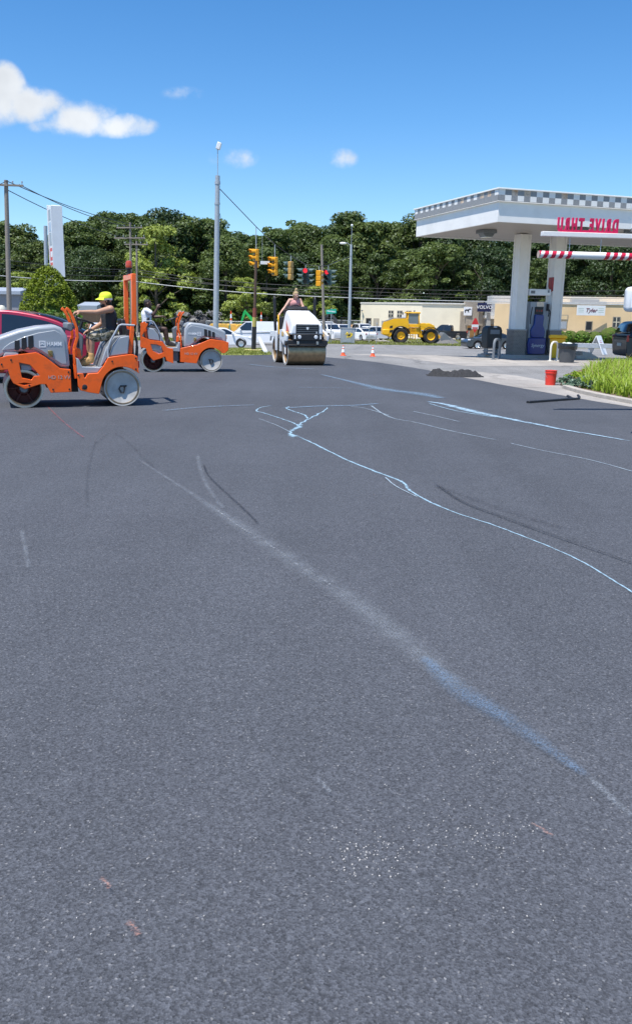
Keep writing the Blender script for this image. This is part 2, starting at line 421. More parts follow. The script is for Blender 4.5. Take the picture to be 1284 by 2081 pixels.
def pxpoly(*ps): return [tuple(at(*p)[:2]) for p in ps]
g1 = pxpoly((430, 722), (430, 709), (535, 709.5), (552, 721.5), (500, 722.5))
sheet('verge', g1, .014, mat('verge_turf', (.20, .22, .045), .9, var=.3, scale=1.2, bump=.6, bscale=20))
blades('grass', g1, 5000, .10, .03, GRASS, 1)
g2 = [(-40, 84.6), (22, 84.6), (22, 99.4), (-40, 99.4)]
blades('grass', g2, 14000, .13, .06, GRASS, 2)
g3 = [(8, 97.6), (60, 97.6), (60, 112), (8, 112)]
blades('grass', g3, 10000, .16, .07, GRASS, 3)
bed_px = ((1137, 783), (1148, 762), (1180, 752), (1230, 743), (1330, 742), (1420, 800), (1420, 850), (1340, 832), (1284, 819), (1230, 809), (1185, 799), (1160, 791))
bed = pxpoly(*bed_px)
sheet('planting_bed', bed, .016, mat('bed_mulch', (.16, .11, .07), .95, var=.4, scale=9, bump=.8, bscale=40))
tall = pxpoly((1180, 790), (1195, 757), (1240, 747), (1330, 745), (1420, 800), (1400, 835), (1284, 812), (1225, 800))
tag(blades('bed_foliage', tall, 6000, .36, .030, BEDLEAF, 4, bend=.9), 'bright green strappy foliage filling the planting bed', 'foliage')
DRY = leafmat('dry_stalks', (.28, .23, .10), (.42, .36, .17), .2, 2)
tag(blades('dry_stalks', tall, 500, .42, .014, DRY, 14, bend=.5, wild=.6), 'thin dry stalks standing among the green bed foliage', 'stalks')
# kerb stones of the bed, each laid along the asphalt edge
kerb_m = mat('kerb_stone', (.42, .38, .33), .9, var=.2, scale=5, bump=.5, dirt=(.2, .18, .15), dirt_amt=.5)
kpts = [at(x, y) for x, y in ((1148, 790), (1178, 799), (1218, 808), (1258, 816), (1300, 824), (1345, 834), (1400, 846))]
kb = MB()
for a, b in zip(kpts, kpts[1:]):
    d = (b - a); L_ = d.length; ang = math.atan2(d.y, d.x)
    kb.box((a + b) / 2 + Vector((0, 0, .045)), (L_ - .012, .16, .09), Matrix.Rotation(ang, 3, 'Z'))
ko = kb.build('kerb', kerb_m, bevel=.012); ko['kind'] = 'structure'

# ------------------------------------------------------------------ traces on the new asphalt
def trace_mat(name, c, amount, scale=30, thr=.5, soft=.2, edge=.5, along=8.0, rough=.7, fine=0):
    m, nt, b = mk(name); L = nt.links.new
    uv = nt.nodes.new('ShaderNodeUVMap'); sp = nt.nodes.new('ShaderNodeSeparateXYZ'); L(uv.outputs[0], sp.inputs[0])
    tcn = nt.nodes.new('ShaderNodeTexCoord')
    n1 = nnoise(nt, tcn.outputs['Object'], scale, 6, .7)
    a = nmap(nt, n1, thr - soft, thr + soft, 0, 1, True)
    if fine:
        n2 = nnoise(nt, tcn.outputs['Object'], fine, 2, .5); f2 = nmap(nt, n2, .42, .6, .15, 1)
        q = nt.nodes.new('ShaderNodeMath'); q.operation = 'MULTIPLY'; L(a, q.inputs[0]); L(f2, q.inputs[1]); a = q.outputs[0]
    # fades towards both long edges and both ends (v = 0..1 across, u = 0..1 along)
    def hat(o, e):
        s = nt.nodes.new('ShaderNodeMath'); s.operation = 'SUBTRACT'; L(o, s.inputs[0]); s.inputs[1].default_value = .5
        ab = nt.nodes.new('ShaderNodeMath'); ab.operation = 'ABSOLUTE'; L(s.outputs[0], ab.inputs[0])
        return nmap(nt, ab.outputs[0], .5 - e, .5, 1, 0, True)
    for h in (hat(sp.outputs[1], edge), hat(sp.outputs[0], .06)):
        q = nt.nodes.new('ShaderNodeMath'); q.operation = 'MULTIPLY'; L(a, q.inputs[0]); L(h, q.inputs[1]); a = q.outputs[0]
    q = nt.nodes.new('ShaderNodeMath'); q.operation = 'MULTIPLY'; L(a, q.inputs[0]); q.inputs[1].default_value = amount
    b.inputs['Base Color'].default_value = (*c, 1); b.inputs['Roughness'].default_value = rough
    L(q.outputs[0], b.inputs['Alpha'])
    return m
tr_n = [0]
def trace(pts, w, m, label, name='paint_trail', cat='trail', group='trails on the new asphalt', jag=0.0, seed=0):
    """a ribbon on the asphalt through pixel points; widths in metres"""
    rnd = random.Random(seed + 7); P = [at(*p) for p in pts]; N = len(P)
    ws = list(w) if isinstance(w, (list, tuple)) else [w] * N
    if len(ws) != N: ws = [ws[0] + (ws[-1] - ws[0]) * i / (N - 1) for i in range(N)]
    Q = []; W = []
    for i in range(N - 1):
        a = P[max(i - 1, 0)]; b, c = P[i], P[i + 1]; d = P[min(i + 2, N - 1)]; k = 8
        for j in range(k):
            t = j / k
            p = .5 * ((2 * b) + (c - a) * t + (2 * a - 5 * b + 4 * c - d) * t * t + (3 * b - a - 3 * c + d) * t ** 3)
            Q.append(p); W.append(ws[i] + (ws[i + 1] - ws[i]) * t)
    Q.append(P[-1]); W.append(ws[-1])
    tr_n[0] += 1; lift = .0155 + .0006 * tr_n[0]
    o0 = Q[0].copy(); o0.z = 0; vs = []; fs = []; uvs = []
    n = len(Q)
    for i, p in enumerate(Q):
        t = (Q[min(i + 1, n - 1)] - Q[max(i - 1, 0)]); s = Vector((-t.y, t.x, 0)).normalized()
        ww = W[i] * .5 * (1 + jag * rnd.uniform(-1, 1)); off = s * (jag * W[i] * .5 * rnd.uniform(-1, 1))
        for sg, v in ((-1, 0), (1, 1)):
            q = p + off + s * ww * sg; vs.append((q.x - o0.x, q.y - o0.y, gz(q.y) + lift)); uvs.append((i / (n - 1), v))
        if i: fs.append((2 * i - 2, 2 * i - 1, 2 * i + 1, 2 * i))
    me = bpy.data.meshes.new(name); me.from_pydata(vs, [], fs); me.materials.append(m)
    ul = me.uv_layers.new(name='UVMap')
    for lp in me.loops: ul.data[lp.index].uv = uvs[lp.vertex_index]
    for p in me.polygons:
        if p.normal.z < 0: p.flip()
    o = link(name, me); o.location = (o0.x, o0.y, 0)
    return tag(o, label, cat, group)
T_BLUE = trace_mat('pale_blue_runoff', (.38, .56, .67), .9, 22, .40, .22, .4, rough=.4)
T_THIN = trace_mat('thin_pale_runoff', (.40, .50, .57), .75, 14, .38, .3, .35)
T_HAZE = trace_mat('blue_film', (.24, .37, .50), .8, 5, .36, .3, .5, fine=40)
T_SCUFF = trace_mat('white_scuff', (.38, .42, .46), .34, 5, .46, .25, .5, fine=130)
T_BSCUFF = trace_mat('blue_scuff', (.155, .24, .355), .58, 5, .40, .3, .5, fine=140)
T_DARK = trace_mat('dark_seam', (.016, .016, .018), .97, 18, .36, .25, .5, fine=70)
T_DARKS = trace_mat('dark_smear', (.03, .03, .033), .4, 9, .45, .25, .5, fine=60)
T_RED = trace_mat('red_chalk', (.45, .06, .06), .8, 22, .5, .12, .4, fine=60)
T_PINK = trace_mat('pink_stain', (.42, .22, .17), .6, 30, .4, .25, .5, fine=120)
trace([(597, 885), (640, 905), (700, 935), (760, 960), (800, 975), (822, 986), (829, 997), (870, 1022), (930, 1047), (1000, 1070), (1060, 1093), (1120, 1117), (1180, 1145), (1230, 1175), (1284, 1209), (1340, 1250)], [.075, .045, .042, .048, .045, .05, .04, .034, .03, .026, .024, .021, .02, .02, .02, .02], T_BLUE, 'long pale blue runoff line winding across the new asphalt to the right', jag=.25)
trace([(597, 892), (590, 880), (606, 871), (613, 862), (630, 852), (656, 838), (666, 829)], [.13, .09, .11, .06, .06, .05, .05], T_BLUE, 'jagged short blue runoff line rising from the fork of the long line', jag=.55, seed=1)
trace([(626, 854), (618, 845), (600, 839), (582, 832), (588, 828)], .05, T_BLUE, 'short pale blue runoff line curling left of the jagged one', jag=.4, seed=2)
trace([(608, 868), (592, 860), (560, 849), (535, 841), (521, 837), (530, 830), (553, 826)], [.06, .04, .035, .04, .05, .04, .03], T_BLUE, 'leftmost blue runoff line looping back like a hook', jag=.3, seed=3)
trace([(752, 825), (790, 849), (850, 862), (920, 879), (1010, 897)], [.05, .035, .03, .03, .03], T_THIN, 'thin pale line running right from the blue film', jag=.2, seed=4)
trace([(1035, 903), (1100, 918), (1200, 938), (1290, 963)], .028, T_THIN, 'thin pale line continuing to the right edge after a gap', jag=.2, seed=5)
trace([(712, 828), (742, 832), (792, 847)], .03, T_THIN, 'short thin pale line beside the blue film', jag=.2, seed=6)
trace([(782, 973), (800, 989), (825, 1003), (848, 1014)], .02, T_THIN, 'short thin side line joining the long blue line', jag=.2, seed=8)
trace([(525, 853), (560, 866), (588, 880)], .02, T_THIN, 'faint thin line left of the fork of the blue lines', jag=.2, seed=9)
trace([(838, 838), (880, 847), (935, 860)], .03, T_THIN, 'faint thin line between the two longer pale lines', jag=.2, seed=10)
trace([(866, 818), (900, 823), (950, 836), (1020, 851), (1090, 865), (1150, 877), (1210, 887), (1284, 900)], [.12, .22, .34, .22, .16, .12, .1, .05], trace_mat('streaky_blue_runoff', (.36, .52, .64), .85, 16, .42, .16, .45), 'broad streaky pale blue runoff by the planting bed', jag=.2, seed=11)
trace([(870, 822), (930, 838), (1010, 851)], [.05, .06, .04], T_BLUE, 'bright thin core of the streaky runoff', jag=.3, seed=12)
trace([(575, 832), (640, 828), (720, 826), (770, 822)], [.16, .22, .22, .15], T_HAZE, 'dull blue film across the tops of the runoff lines', 'film_patch', 'stain', None)
trace([(650, 762), (720, 779), (780, 793), (850, 802), (900, 812)], [.12, .3, .6, .7, .3], T_HAZE, 'wide faint blue film behind the runoff lines', 'film_patch', 'stain', None)
trace([(270, 930), (320, 963), (362, 990), (400, 1015), (450, 1050), (520, 1096), (570, 1130), (620, 1166), (700, 1216), (760, 1262), (820, 1312), (880, 1362), (960, 1430)], [.05, .06, .07, .09, .17, .24, .25, .26, .25, .25, .24, .22, .18], T_SCUFF, 'long whitish scuff crossing the asphalt diagonally', 'scuff_mark', 'scuff')
trace([(440, 1040), (490, 1078), (530, 1100), (580, 1138), (632, 1172), (690, 1206)], .03, trace_mat('bright_scuff', (.55, .58, .60), .7, 16, .58, .1, .45, fine=60), 'bright flecked core of the long whitish scuff', 'scuff_mark', 'scuff', jag=.5)
trace([(856, 1340), (900, 1385), (945, 1420), (1000, 1455), (1050, 1488), (1110, 1530), (1195, 1592)], [.06, .16, .19, .17, .15, .11, .05], T_BSCUFF, 'blue scuff mark in the right foreground asphalt', 'scuff_mark', 'scuff')
trace([(1195, 1592), (1240, 1635), (1284, 1675)], .05, T_SCUFF, 'faint pale end of the blue scuff', 'scuff_mark', 'scuff')
trace([(402, 930), (408, 960), (425, 1000), (455, 1040)], .07, T_SCUFF, 'short pale scuff beside the dark curved seam', 'scuff_mark', 'scuff')
trace([(414, 948), (422, 968), (440, 988), (470, 1016), (500, 1044), (527, 1072)], .035, T_DARK, 'short dark curved seam left of the blue line', 'seam_mark', 'seam')
trace([(880, 985), (940, 1025), (1020, 1056), (1100, 1086), (1200, 1121), (1300, 1157)], [.04, .06, .06, .055, .045, .045], T_DARK, 'long dark seam running to the right edge', 'seam_mark', 'seam')
trace([(880, 990), (950, 1015), (1050, 1050), (1150, 1080)], .14, T_DARKS, 'dark smear above the long seam', 'seam_mark', 'seam')
trace([(196, 897), (188, 925), (180, 965), (176, 1040)], .05, T_DARKS, 'faint dark tyre mark below the orange roller', 'seam_mark', 'seam')
trace([(196, 905), (235, 885), (320, 960)], .06, T_DARKS, 'faint dark smear right of the red chalk line', 'seam_mark', 'seam')
trace([(98, 830), (120, 852), (145, 874), (172, 894)], .035, T_RED, 'broken red chalk line below the orange roller', 'chalk_line', 'chalk line', None)
trace([(330, 838), (420, 830), (520, 826)], .10, T_HAZE, 'pale drum track right of the orange roller', 'film_patch', 'stain', None)
trace([(505, 742), (560, 748), (640, 752)], .2, T_HAZE, 'pale film in front of the white roller', 'film_patch', 'stain', None)
trace([(600, 790), (700, 791), (760, 793)], .06, T_HAZE, 'thin pale film line in the middle distance', 'film_patch', 'stain', None)
trace([(45, 1085), (52, 1120), (60, 1165)], .05, T_SCUFF, 'pale scuff on the asphalt at the far left', 'scuff_mark', 'scuff')
trace([(640, 1595), (672, 1628)], .03, T_SCUFF, 'tiny pale scuff in the middle foreground', 'scuff_mark', 'scuff')
for i, (x, y, dx, dy, w) in enumerate(((1100, 1704, 22, 14, .02), (272, 1908, 10, 16, .028), (216, 1815, 9, 12, .022))):
    trace([(x - dx, y - dy), (x, y), (x + dx, y + dy)], w, T_PINK, ('pink stain in the right foreground asphalt', 'larger pink stain in the left foreground asphalt', 'smaller pink stain in the left foreground asphalt')[i], 'pink_stain', 'stain', 'pink stains', jag=.3, seed=i)
# loose pale grit
rg = random.Random(5); gm = MB()
for (x0, x1, y0, y1, n, rr) in ((630, 850, 1690, 1800, 110, .0014), (870, 1100, 1645, 1750, 85, .0013), (300, 1284, 1400, 2060, 90, .0012), (0, 300, 1500, 2060, 30, .0012), (940, 1010, 1500, 1580, 18, .0014)):
    for _ in range(n):
        p = at(min(x1, max(x0, rg.gauss((x0 + x1) / 2, (x1 - x0) / 4))), min(y1, max(y0, rg.gauss((y0 + y1) / 2, (y1 - y0) / 4))))
        s = rr * rg.uniform(.6, 1.9)
        gm.box((p.x, p.y, .0125 + s * .6), (s * 2, s * 1.6, s * 1.3), Matrix.Rotation(rg.uniform(0, 3), 3, 'Z') @ Matrix.Rotation(rg.uniform(-.5, .5), 3, 'X'))
go = gm.build('loose_grit', mat('pale_grit', (.44, .42, .40), .8, var=.3, scale=400)); tag(go, 'pale loose grit scattered on the foreground asphalt', 'grit', None, 'stuff')
# ------------------------------------------------------------------ trees
TRUNK = mat('bark', (.11, .09, .07), .9, var=.35, scale=12, bump=.6)
LEAF = leafmat('oak_leaves', (.038, .070, .014), (.140, .190, .048), .40)
LEAF2 = leafmat('yellow_green_leaves', (.19, .25, .035), (.33, .39, .08), .3)
def leaf_cloud(name, centres, radii, per, size, m, seed, parent=None, flat=.75, shell=.55):
    rng = np.random.default_rng(seed); V = []
    for (c, r, k) in zip(centres, radii, per):
        d = rng.normal(size=(k, 3)); d /= np.linalg.norm(d, axis=1)[:, None]; d[:, 2] = np.where(d[:, 2] < -.35, -d[:, 2], d[:, 2])
        rad = r * (shell + (1.08 - shell) * rng.random(k) ** .6)
        p = np.array(c) + d * rad[:, None] * np.array([1, 1, flat])
        nrm = d + rng.normal(size=(k, 3)) * .55 + np.array([0, 0, .35]); nrm /= np.linalg.norm(nrm, axis=1)[:, None]
        t = np.cross(nrm, rng.normal(size=(k, 3))); t /= np.linalg.norm(t, axis=1)[:, None]; b = np.cross(nrm, t)
        s = size * (.6 + .8 * rng.random(k))[:, None]
        V.append(np.stack([p - t * s - b * s * .35, p + b * s * .75 - t * s * .1, p + t * s + b * s * .2, p - b * s * .7 + t * s * .15], 1))
    V = np.concatenate(V).reshape(-1, 3); n = len(V) // 4
    me = bpy.data.meshes.new(name); me.vertices.add(n * 4); me.loops.add(n * 4); me.polygons.add(n)
    me.vertices.foreach_set('co', V.ravel()); me.loops.foreach_set('vertex_index', np.arange(n * 4))
    me.polygons.foreach_set('loop_start', np.arange(0, n * 4, 4)); me.polygons.foreach_set('loop_total', np.full(n, 4))
    me.update(); me.validate(); me.materials.append(m)
    return link(name, me, parent)
def make_tree(seed, h, cr, m, label, cat='tree', group='trees of the wood behind the road', nclump=58, per=250, size=.18, low=.16, name='broadleaf_tree'):
    rnd = random.Random(seed)
    t = thing(name, (0, 0, 0), 0, label, cat, group)
    tk = MB(); bend = [(0, 0)]
    for i in range(5): bend.append((bend[-1][0] + rnd.uniform(-.2, .2), bend[-1][1] + rnd.uniform(-.2, .2)))
    tk.tube([(bend[i][0], bend[i][1], h * .82 * i / 5) for i in range(6)], [h * .022 * (1 - .85 * i / 5) + .02 for i in range(6)], 7)
    cs = []; rs = []; ks = []
    for i in range(nclump):
        z = low + (1 - low) * (rnd.random() ** .85); prof = math.sin(math.pi * min(1, max(0.04, (z - low + .12) / (1.14 - low)) ** .8)) ** .55
        a = rnd.uniform(0, 6.283); q = cr * prof * math.sqrt(rnd.uniform(.12, 1.0))
        c = (math.cos(a) * q, math.sin(a) * q, h * z * .94)
        r = cr * rnd.choice((.14, .18, .22, .27, .33, .40)); cs.append(c); rs.append(r); ks.append(int(per * (r / (cr * .3)) ** 2))
        if i % 5 == 0:
            k = max(1, min(4, int(z * 5)))
            tk.tube([(bend[k][0], bend[k][1], max(h * .2, c[2] - h * .2)), (c[0] * .5, c[1] * .5, c[2] - h * .07), c], [h * .008, h * .005, .02], 5)
    tk.build('trunk', TRUNK, t)
    leaf_cloud('crown', cs, rs, ks, size, m, seed, t)
    return t
T_LABEL = 'dark green broadleaf tree in the wood behind the road'
LEAF3 = leafmat('maple_leaves', (.040, .066, .012), (.135, .175, .040), .28)
LEAF4 = leafmat('dark_leaves', (.019, .040, .010), (.075, .115, .033), .28)
protos = [make_tree(11 + i, 16, cr, lm_, T_LABEL) for i, (cr, lm_) in enumerate(((5.2, LEAF), (4.2, LEAF3), (6.0, LEAF4), (4.7, LEAF), (5.6, LEAF3), (4.0, LEAF4), (5.0, LEAF)))]
used = set()
rt = random.Random(3)
tops = [(-40, 445), (5, 440), (45, 458), (82, 476), (125, 470), (172, 452), (212, 430), (262, 424), (305, 432), (345, 422), (395, 428), (432, 434), (470, 466), (505, 466), (545, 455), (588, 444), (626, 462), (662, 460), (700, 438), (724, 436), (765, 446), (800, 442), (838, 434), (880, 452), (925, 458), (970, 462), (1015, 470), (1060, 465), (1110, 462), (1160, 470), (1210, 466), (1262, 470), (1310, 462)]
def place_tree(px, topy, Y, k=None):
    k = rt.randrange(len(protos)) if k is None else k
    o = protos[k] if k not in used else dup(protos[k]); used.add(k)
    p = gp(px, Y); top = on(px, topy, Y).z - p.z
    s = top / 16.0; w = max(s, .75) * rt.uniform(.85, 1.25)
    o.location = p; o.rotation_euler = (0, 0, rt.uniform(0, 6.28)); o.scale = (w, w, s)
    return o
for i, (px, ty) in enumerate(tops): place_tree(px, ty + rt.uniform(-4, 10), 150 + rt.uniform(-7, 9))
for i in range(26):                       # lower trees along the wood's edge
    place_tree(-30 + i * 53 + rt.uniform(-14, 14), 505 + rt.uniform(-22, 26), 134 + rt.uniform(-4, 4))
for i in range(24):                       # behind, closing the gaps
    px = -60 + i * 60; ty = np.interp(px, [t[0] for t in tops], [t[1] for t in tops]) + 14
    place_tree(px + rt.uniform(-12, 12), ty, 170 + rt.uniform(-5, 6))
yt = make_tree(40, 15, 4.6, LEAF2, 'pale yellow green tree standing in front of the dark wood', group=None, nclump=60, per=170, size=.21, low=.08)
p = gp(322, 128); yt.location = p; s = (on(322, 448, 128).z - p.z) / 15; yt.scale = (s * .95, s * .95, s)
for px, ty, Y, lab in ((60, 548, 118, 'small light green tree beside the leaning utility pole'), (500, 560, 126, 'small light green tree behind the wooden signal pole'), (640, 575, 127, 'low light green tree above the white roller'), (255, 600, 112, 'low bushy green tree right of the yellow cap')):
    q = dup(yt); q['label'] = lab; q.location = gp(px, Y); s = (on(px, ty, Y).z - q.location.z) / 15; q.scale = (s * 1.2, s * 1.2, s); q.rotation_euler.z = px
# dark undergrowth at the foot of the wood
rng_ = random.Random(8); cs = []; rs = []; ks = []
for i in range(150):
    x = -62 + i * .83 + rng_.uniform(-.5, .5); Y = 131 + rng_.uniform(-2, 3); r = rng_.uniform(1.2, 2.5)
    cs.append((x, Y, -1.5 + r * rng_.uniform(.3, 1.3))); rs.append(r); ks.append(int(60 * r))
ug = leaf_cloud('undergrowth', cs, rs, ks, .26, LEAF, 77); tag(ug, 'dark undergrowth at the foot of the wood', 'undergrowth', None, 'stuff')
# conical evergreen and low shrub bank behind the red car
ARB = leafmat('arborvitae_sprays', (.075, .115, .008), (.21, .27, .016), .25, 2.5)
HED = leafmat('shrub_leaves', (.05, .13, .012), (.15, .27, .03), .3, 1.5)
bl = gp(104, 38)
eb = thing('conical_evergreen', bl, 0, 'rounded conical yellow green evergreen behind the red car', 'shrub')
topz = on(110, 540, 38).z - bl.z
rb = random.Random(21); cs = []; rs = []; ks = []
for i in range(560):
    z = rb.random() ** 1.25; w = 1.36 * (1 - z ** 2.0) ** .62 * (.78 + .22 * rb.random()) * (1.0 if z > .12 else .9)
    a = rb.uniform(0, 6.283); cs.append((math.cos(a) * w, math.sin(a) * w, .25 + z * (topz - .38))); rs.append(rb.uniform(.10, .20)); ks.append(36)
leaf_cloud('sprays', cs, rs, ks, .038, ARB, 4, eb, flat=1.3, shell=.3)
MB().tube([(0, 0, 0), (.02, 0, topz * .8)], [.09, .03], 8).build('stem', TRUNK, eb)
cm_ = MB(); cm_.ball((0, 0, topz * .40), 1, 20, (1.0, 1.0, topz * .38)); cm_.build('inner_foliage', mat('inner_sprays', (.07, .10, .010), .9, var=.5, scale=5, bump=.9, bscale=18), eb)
for i, (px, ty, w) in enumerate(((20, 628, .55), (52, 622, .6), (85, 621, .62), (118, 622, .6), (150, 626, .5))):
    lp = gp(px, 35.5 + .4 * (i % 2)); tz = on(px, ty, 35.5).z - lp.z
    sh = thing('low_shrub', lp, 0, ('small fresh green shrub at the left end of the bank', 'fresh green shrub left of the evergreen foot', 'fresh green shrub in front of the evergreen', 'fresh green shrub right of the evergreen middle', 'small fresh green shrub at the right end of the bank')[i], 'shrub', 'low shrubs behind the red car')
    cs = []; rs = []; ks = []
    for k in range(60):
        a = rb.uniform(0, 6.283); q = w * math.sqrt(rb.random()); cs.append((math.cos(a) * q, math.sin(a) * q, tz * (.25 + .68 * math.sqrt(max(0, 1 - (q / w) ** 2)) * rb.uniform(.6, 1)))); rs.append(rb.uniform(.1, .18)); ks.append(30)
    leaf_cloud('foliage', cs, rs, ks, .045, HED, 60 + i, sh)
    MB().tube([(0, 0, 0), (0, 0, tz * .6)], [.04, .02], 6).build('stem', TRUNK, sh)
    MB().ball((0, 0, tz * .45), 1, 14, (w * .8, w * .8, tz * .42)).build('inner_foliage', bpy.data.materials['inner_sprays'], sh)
# ------------------------------------------------------------------ forecourt canopy
CANW = mat('canopy_white', (.89, .87, .83), .45, var=.05, scale=2, dirt=(.55, .53, .5), dirt_amt=.35, dirt_scale=.8)
PANW = mat('panel_white', (.84, .83, .80), .5, var=.06)
PANG = mat('louvre_grey', (.29, .295, .30), .6, var=.2, scale=20)
PANR = mat('rust_stained_panel', (.70, .55, .42), .7, var=.5, scale=9, dirt=(.42, .17, .04), dirt_amt=.8)
SOFF = mat('soffit_metal', (.40, .36, .32), .5, var=.12, dirt=(.3, .27, .22), dirt_amt=.4)
COLW = mat('column_white', (.84, .81, .77), .5, var=.05, dirt=(.5, .5, .5), dirt_amt=.3)
def brick_mat(name, a, b_, s, mortar=(.35, .33, .30)):
    m, nt, b = mk(name); L = nt.links.new; tcn = nt.nodes.new('ShaderNodeTexCoord')
    mp = nt.nodes.new('ShaderNodeMapping'); mp.inputs['Rotation'].default_value = (R(90), 0, 0); L(tcn.outputs['Object'], mp.inputs[0])
    g = nt.nodes.new('ShaderNodeNewGeometry'); sx = nt.nodes.new('ShaderNodeSeparateXYZ'); L(tcn.outputs['Object'], sx.inputs[0])
    ad = nt.nodes.new('ShaderNodeMath'); ad.operation = 'ADD'; L(sx.outputs[0], ad.inputs[0]); L(sx.outputs[1], ad.inputs[1])
    cbn = nt.nodes.new('ShaderNodeCombineXYZ'); L(ad.outputs[0], cbn.inputs[0]); L(sx.outputs[2], cbn.inputs[1])
    br = nt.nodes.new('ShaderNodeTexBrick'); L(cbn.outputs[0], br.inputs['Vector']); br.inputs['Scale'].default_value = s
    br.inputs['Color1'].default_value = (*a, 1); br.inputs['Color2'].default_value = (*b_, 1); br.inputs['Mortar'].default_value = (*mortar, 1); br.inputs['Mortar Size'].default_value = .025
    L(br.outputs[0], b.inputs['Base Color']); b.inputs['Roughness'].default_value = .9
    return m
BRICK = brick_mat('brown_brick', (.20, .165, .135), (.255, .21, .17), 4.5)
HZ = _c.z
can = thing('forecourt_canopy', (_c.x, _c.y, gz(36)), -CYAW, 'large white flat forecourt canopy with a checkered top band on two columns', 'canopy')
CW, CV = 24.0, 7.0
zb = -gz(36); HZ += zb
f = MB()
f.box((CW / 2, .05, HZ + .35), (CW, .10, .70)); f.box((CW / 2, CV - .05, HZ + .35), (CW, .10, .70))
f.box((.05, CV / 2, HZ + .35), (.10, CV - .2, .70)); f.box((CW - .05, CV / 2, HZ + .35), (.10, CV - .2, .70))
for k in range(1, 8): f.box((k * 3.05, -.003, HZ + .35), (.02, .012, .69))
f.build('fascia', CANW, can, bevel=.012)
tb = MB()
o_ = .07
tb.box((CW / 2, CV / 2, HZ + .915), (CW + 2 * o_, CV + 2 * o_, .40)); tb.build('top_band', PANG, can)
cp = MB(); cp.box((CW / 2, CV / 2, HZ + 1.14), (CW + 2 * o_ + .10, CV + 2 * o_ + .10, .05)); cp.box((CW / 2, CV / 2, HZ + .706), (CW + 2 * o_ + .05, CV + 2 * o_ + .05, .02)); cp.build('coping', CANW, can, bevel=.008)
pw = .262; rk = random.Random(2)
def checker(n, face, rows):
    """one joined sheet of square panels, alternating white and grey"""
    x = MB(); zs = [HZ + .735, HZ + .925, HZ + 1.112]; d = o_ + .009
    P = (lambda u, z: (u, -d, z)) if face == 'u' else (lambda u, z: (-d, u, z))
    x.add([P(-o_ + pw * i, z) for z in zs for i in range(n + 1)], [])
    for r in range(2):
        for i in range(n):
            b = r * (n + 1) + i; x.f.append((b, b + 1, b + n + 2, b + n + 1))
            w = (i + r) % 2 == 1 and r in rows
            x.mi.append((1 if r == 1 and i in (2, 4, 10) else 0) if w else 2)
    o = x.build('checker_band', [PANW, PANR, PANG], can, smooth=0); m_ = o.modifiers.new('thick', 'SOLIDIFY'); m_.thickness = .006; m_.offset = 0
checker(int((CW + .1) / pw), 'u', (0, 1)); checker(int((CV + .13) / pw), 'v', (1,))
sf = MB()
for k in range(34): sf.box((CW / 2, .15 + (k + .5) * (CV - .3) / 34, HZ + .06), (CW - .22, (CV - .3) / 34 - .012, .03))
sf.build('soffit', SOFF, can)
MB().box((CW / 2, CV / 2, HZ + .45), (CW - .21, CV - .21, .6)).build('roof_deck', DGREYP, can)
CINV = (Matrix.Translation((_c.x, _c.y, gz(36))) @ Matrix.Rotation(-CYAW, 4, 'Z')).inverted()
c1 = CINV @ gp(1048, 37.7); c2 = CINV @ gp(1119, 38.3)
ISL = .15
for c in (c1, c2):
    q = MB(); q.box((c.x, c.y, (HZ + ISL + zb) / 2 + .3), (.46, .46, HZ - .75)); 
    for sx in (-1, 1):
        for sy in (-1, 1): q.box((c.x + sx * .215, c.y + sy * .215, (HZ + ISL) / 2 + .3), (.09, .09, HZ - .75))
    cl = q.build('column', COLW, can, bevel=.006)
    MB().box((c.x, c.y, ISL - .06 + .525), (.60, .60, 1.05)).build('brick_base', BRICK, cl, bevel=.006)
    MB().box((c.x, c.y, ISL + 1.0), (.64, .64, .05)).build('cap', CONC, cl, bevel=.01)
for px in (988, 1172, 1290):
    d = CINV @ on(px, 468, 36.4 if px < 1100 else 35.0)
    l = MB(); l.box((d.x, d.y, HZ - .03), (.62, .62, .14)); l.prism([(d.x - .26, HZ - .10), (d.x + .26, HZ - .10), (d.x + .16, HZ - .24), (d.x - .16, HZ - .24)], d.y - .22, d.y + .22)
    lo = l.build('downlight', DGREYP, can, bevel=.01)
    MB().box((d.x, d.y, HZ - .245), (.3, .38, .012)).build('lens', LAMPW, lo)
rb_ = MB(); rb_.prism([(c2.x - .33, 3.35), (c2.x - .25, 3.35), (c2.x - .25, 2.75), (c2.x - .33, 3.0)], c2.y - .26, c2.y + .02)
rb_.build('red_bracket', mat('dark_red_plastic', (.30, .015, .02), .4), can)
# island
ii = thing('pump_island', CANM @ Vector(((c1.x + c2.x) / 2, c1.y, gz(37.7))), -CYAW, 'raised concrete island under the canopy columns', 'island')
b = MB(); b.prism([(-2.3, -.75), (-1.9, -.85), (1.55, -.85), (1.85, -.7), (1.85, .7), (1.55, .85), (-1.9, .85), (-2.3, .75)], 0, ISL, 'z'); b.build('kerb_block', CONC, ii, bevel=.02)
ramp = MB(); ramp.prism([(1.55, .005), (2.75, .005), (2.75, .05), (2.2, .30), (1.87, .34), (1.87, .151), (1.55, .151)], -.95, -.35); ramp.build('end_block', mat('buff_concrete', (.56, .47, .38), .85, var=.15), ii, bevel=.03)
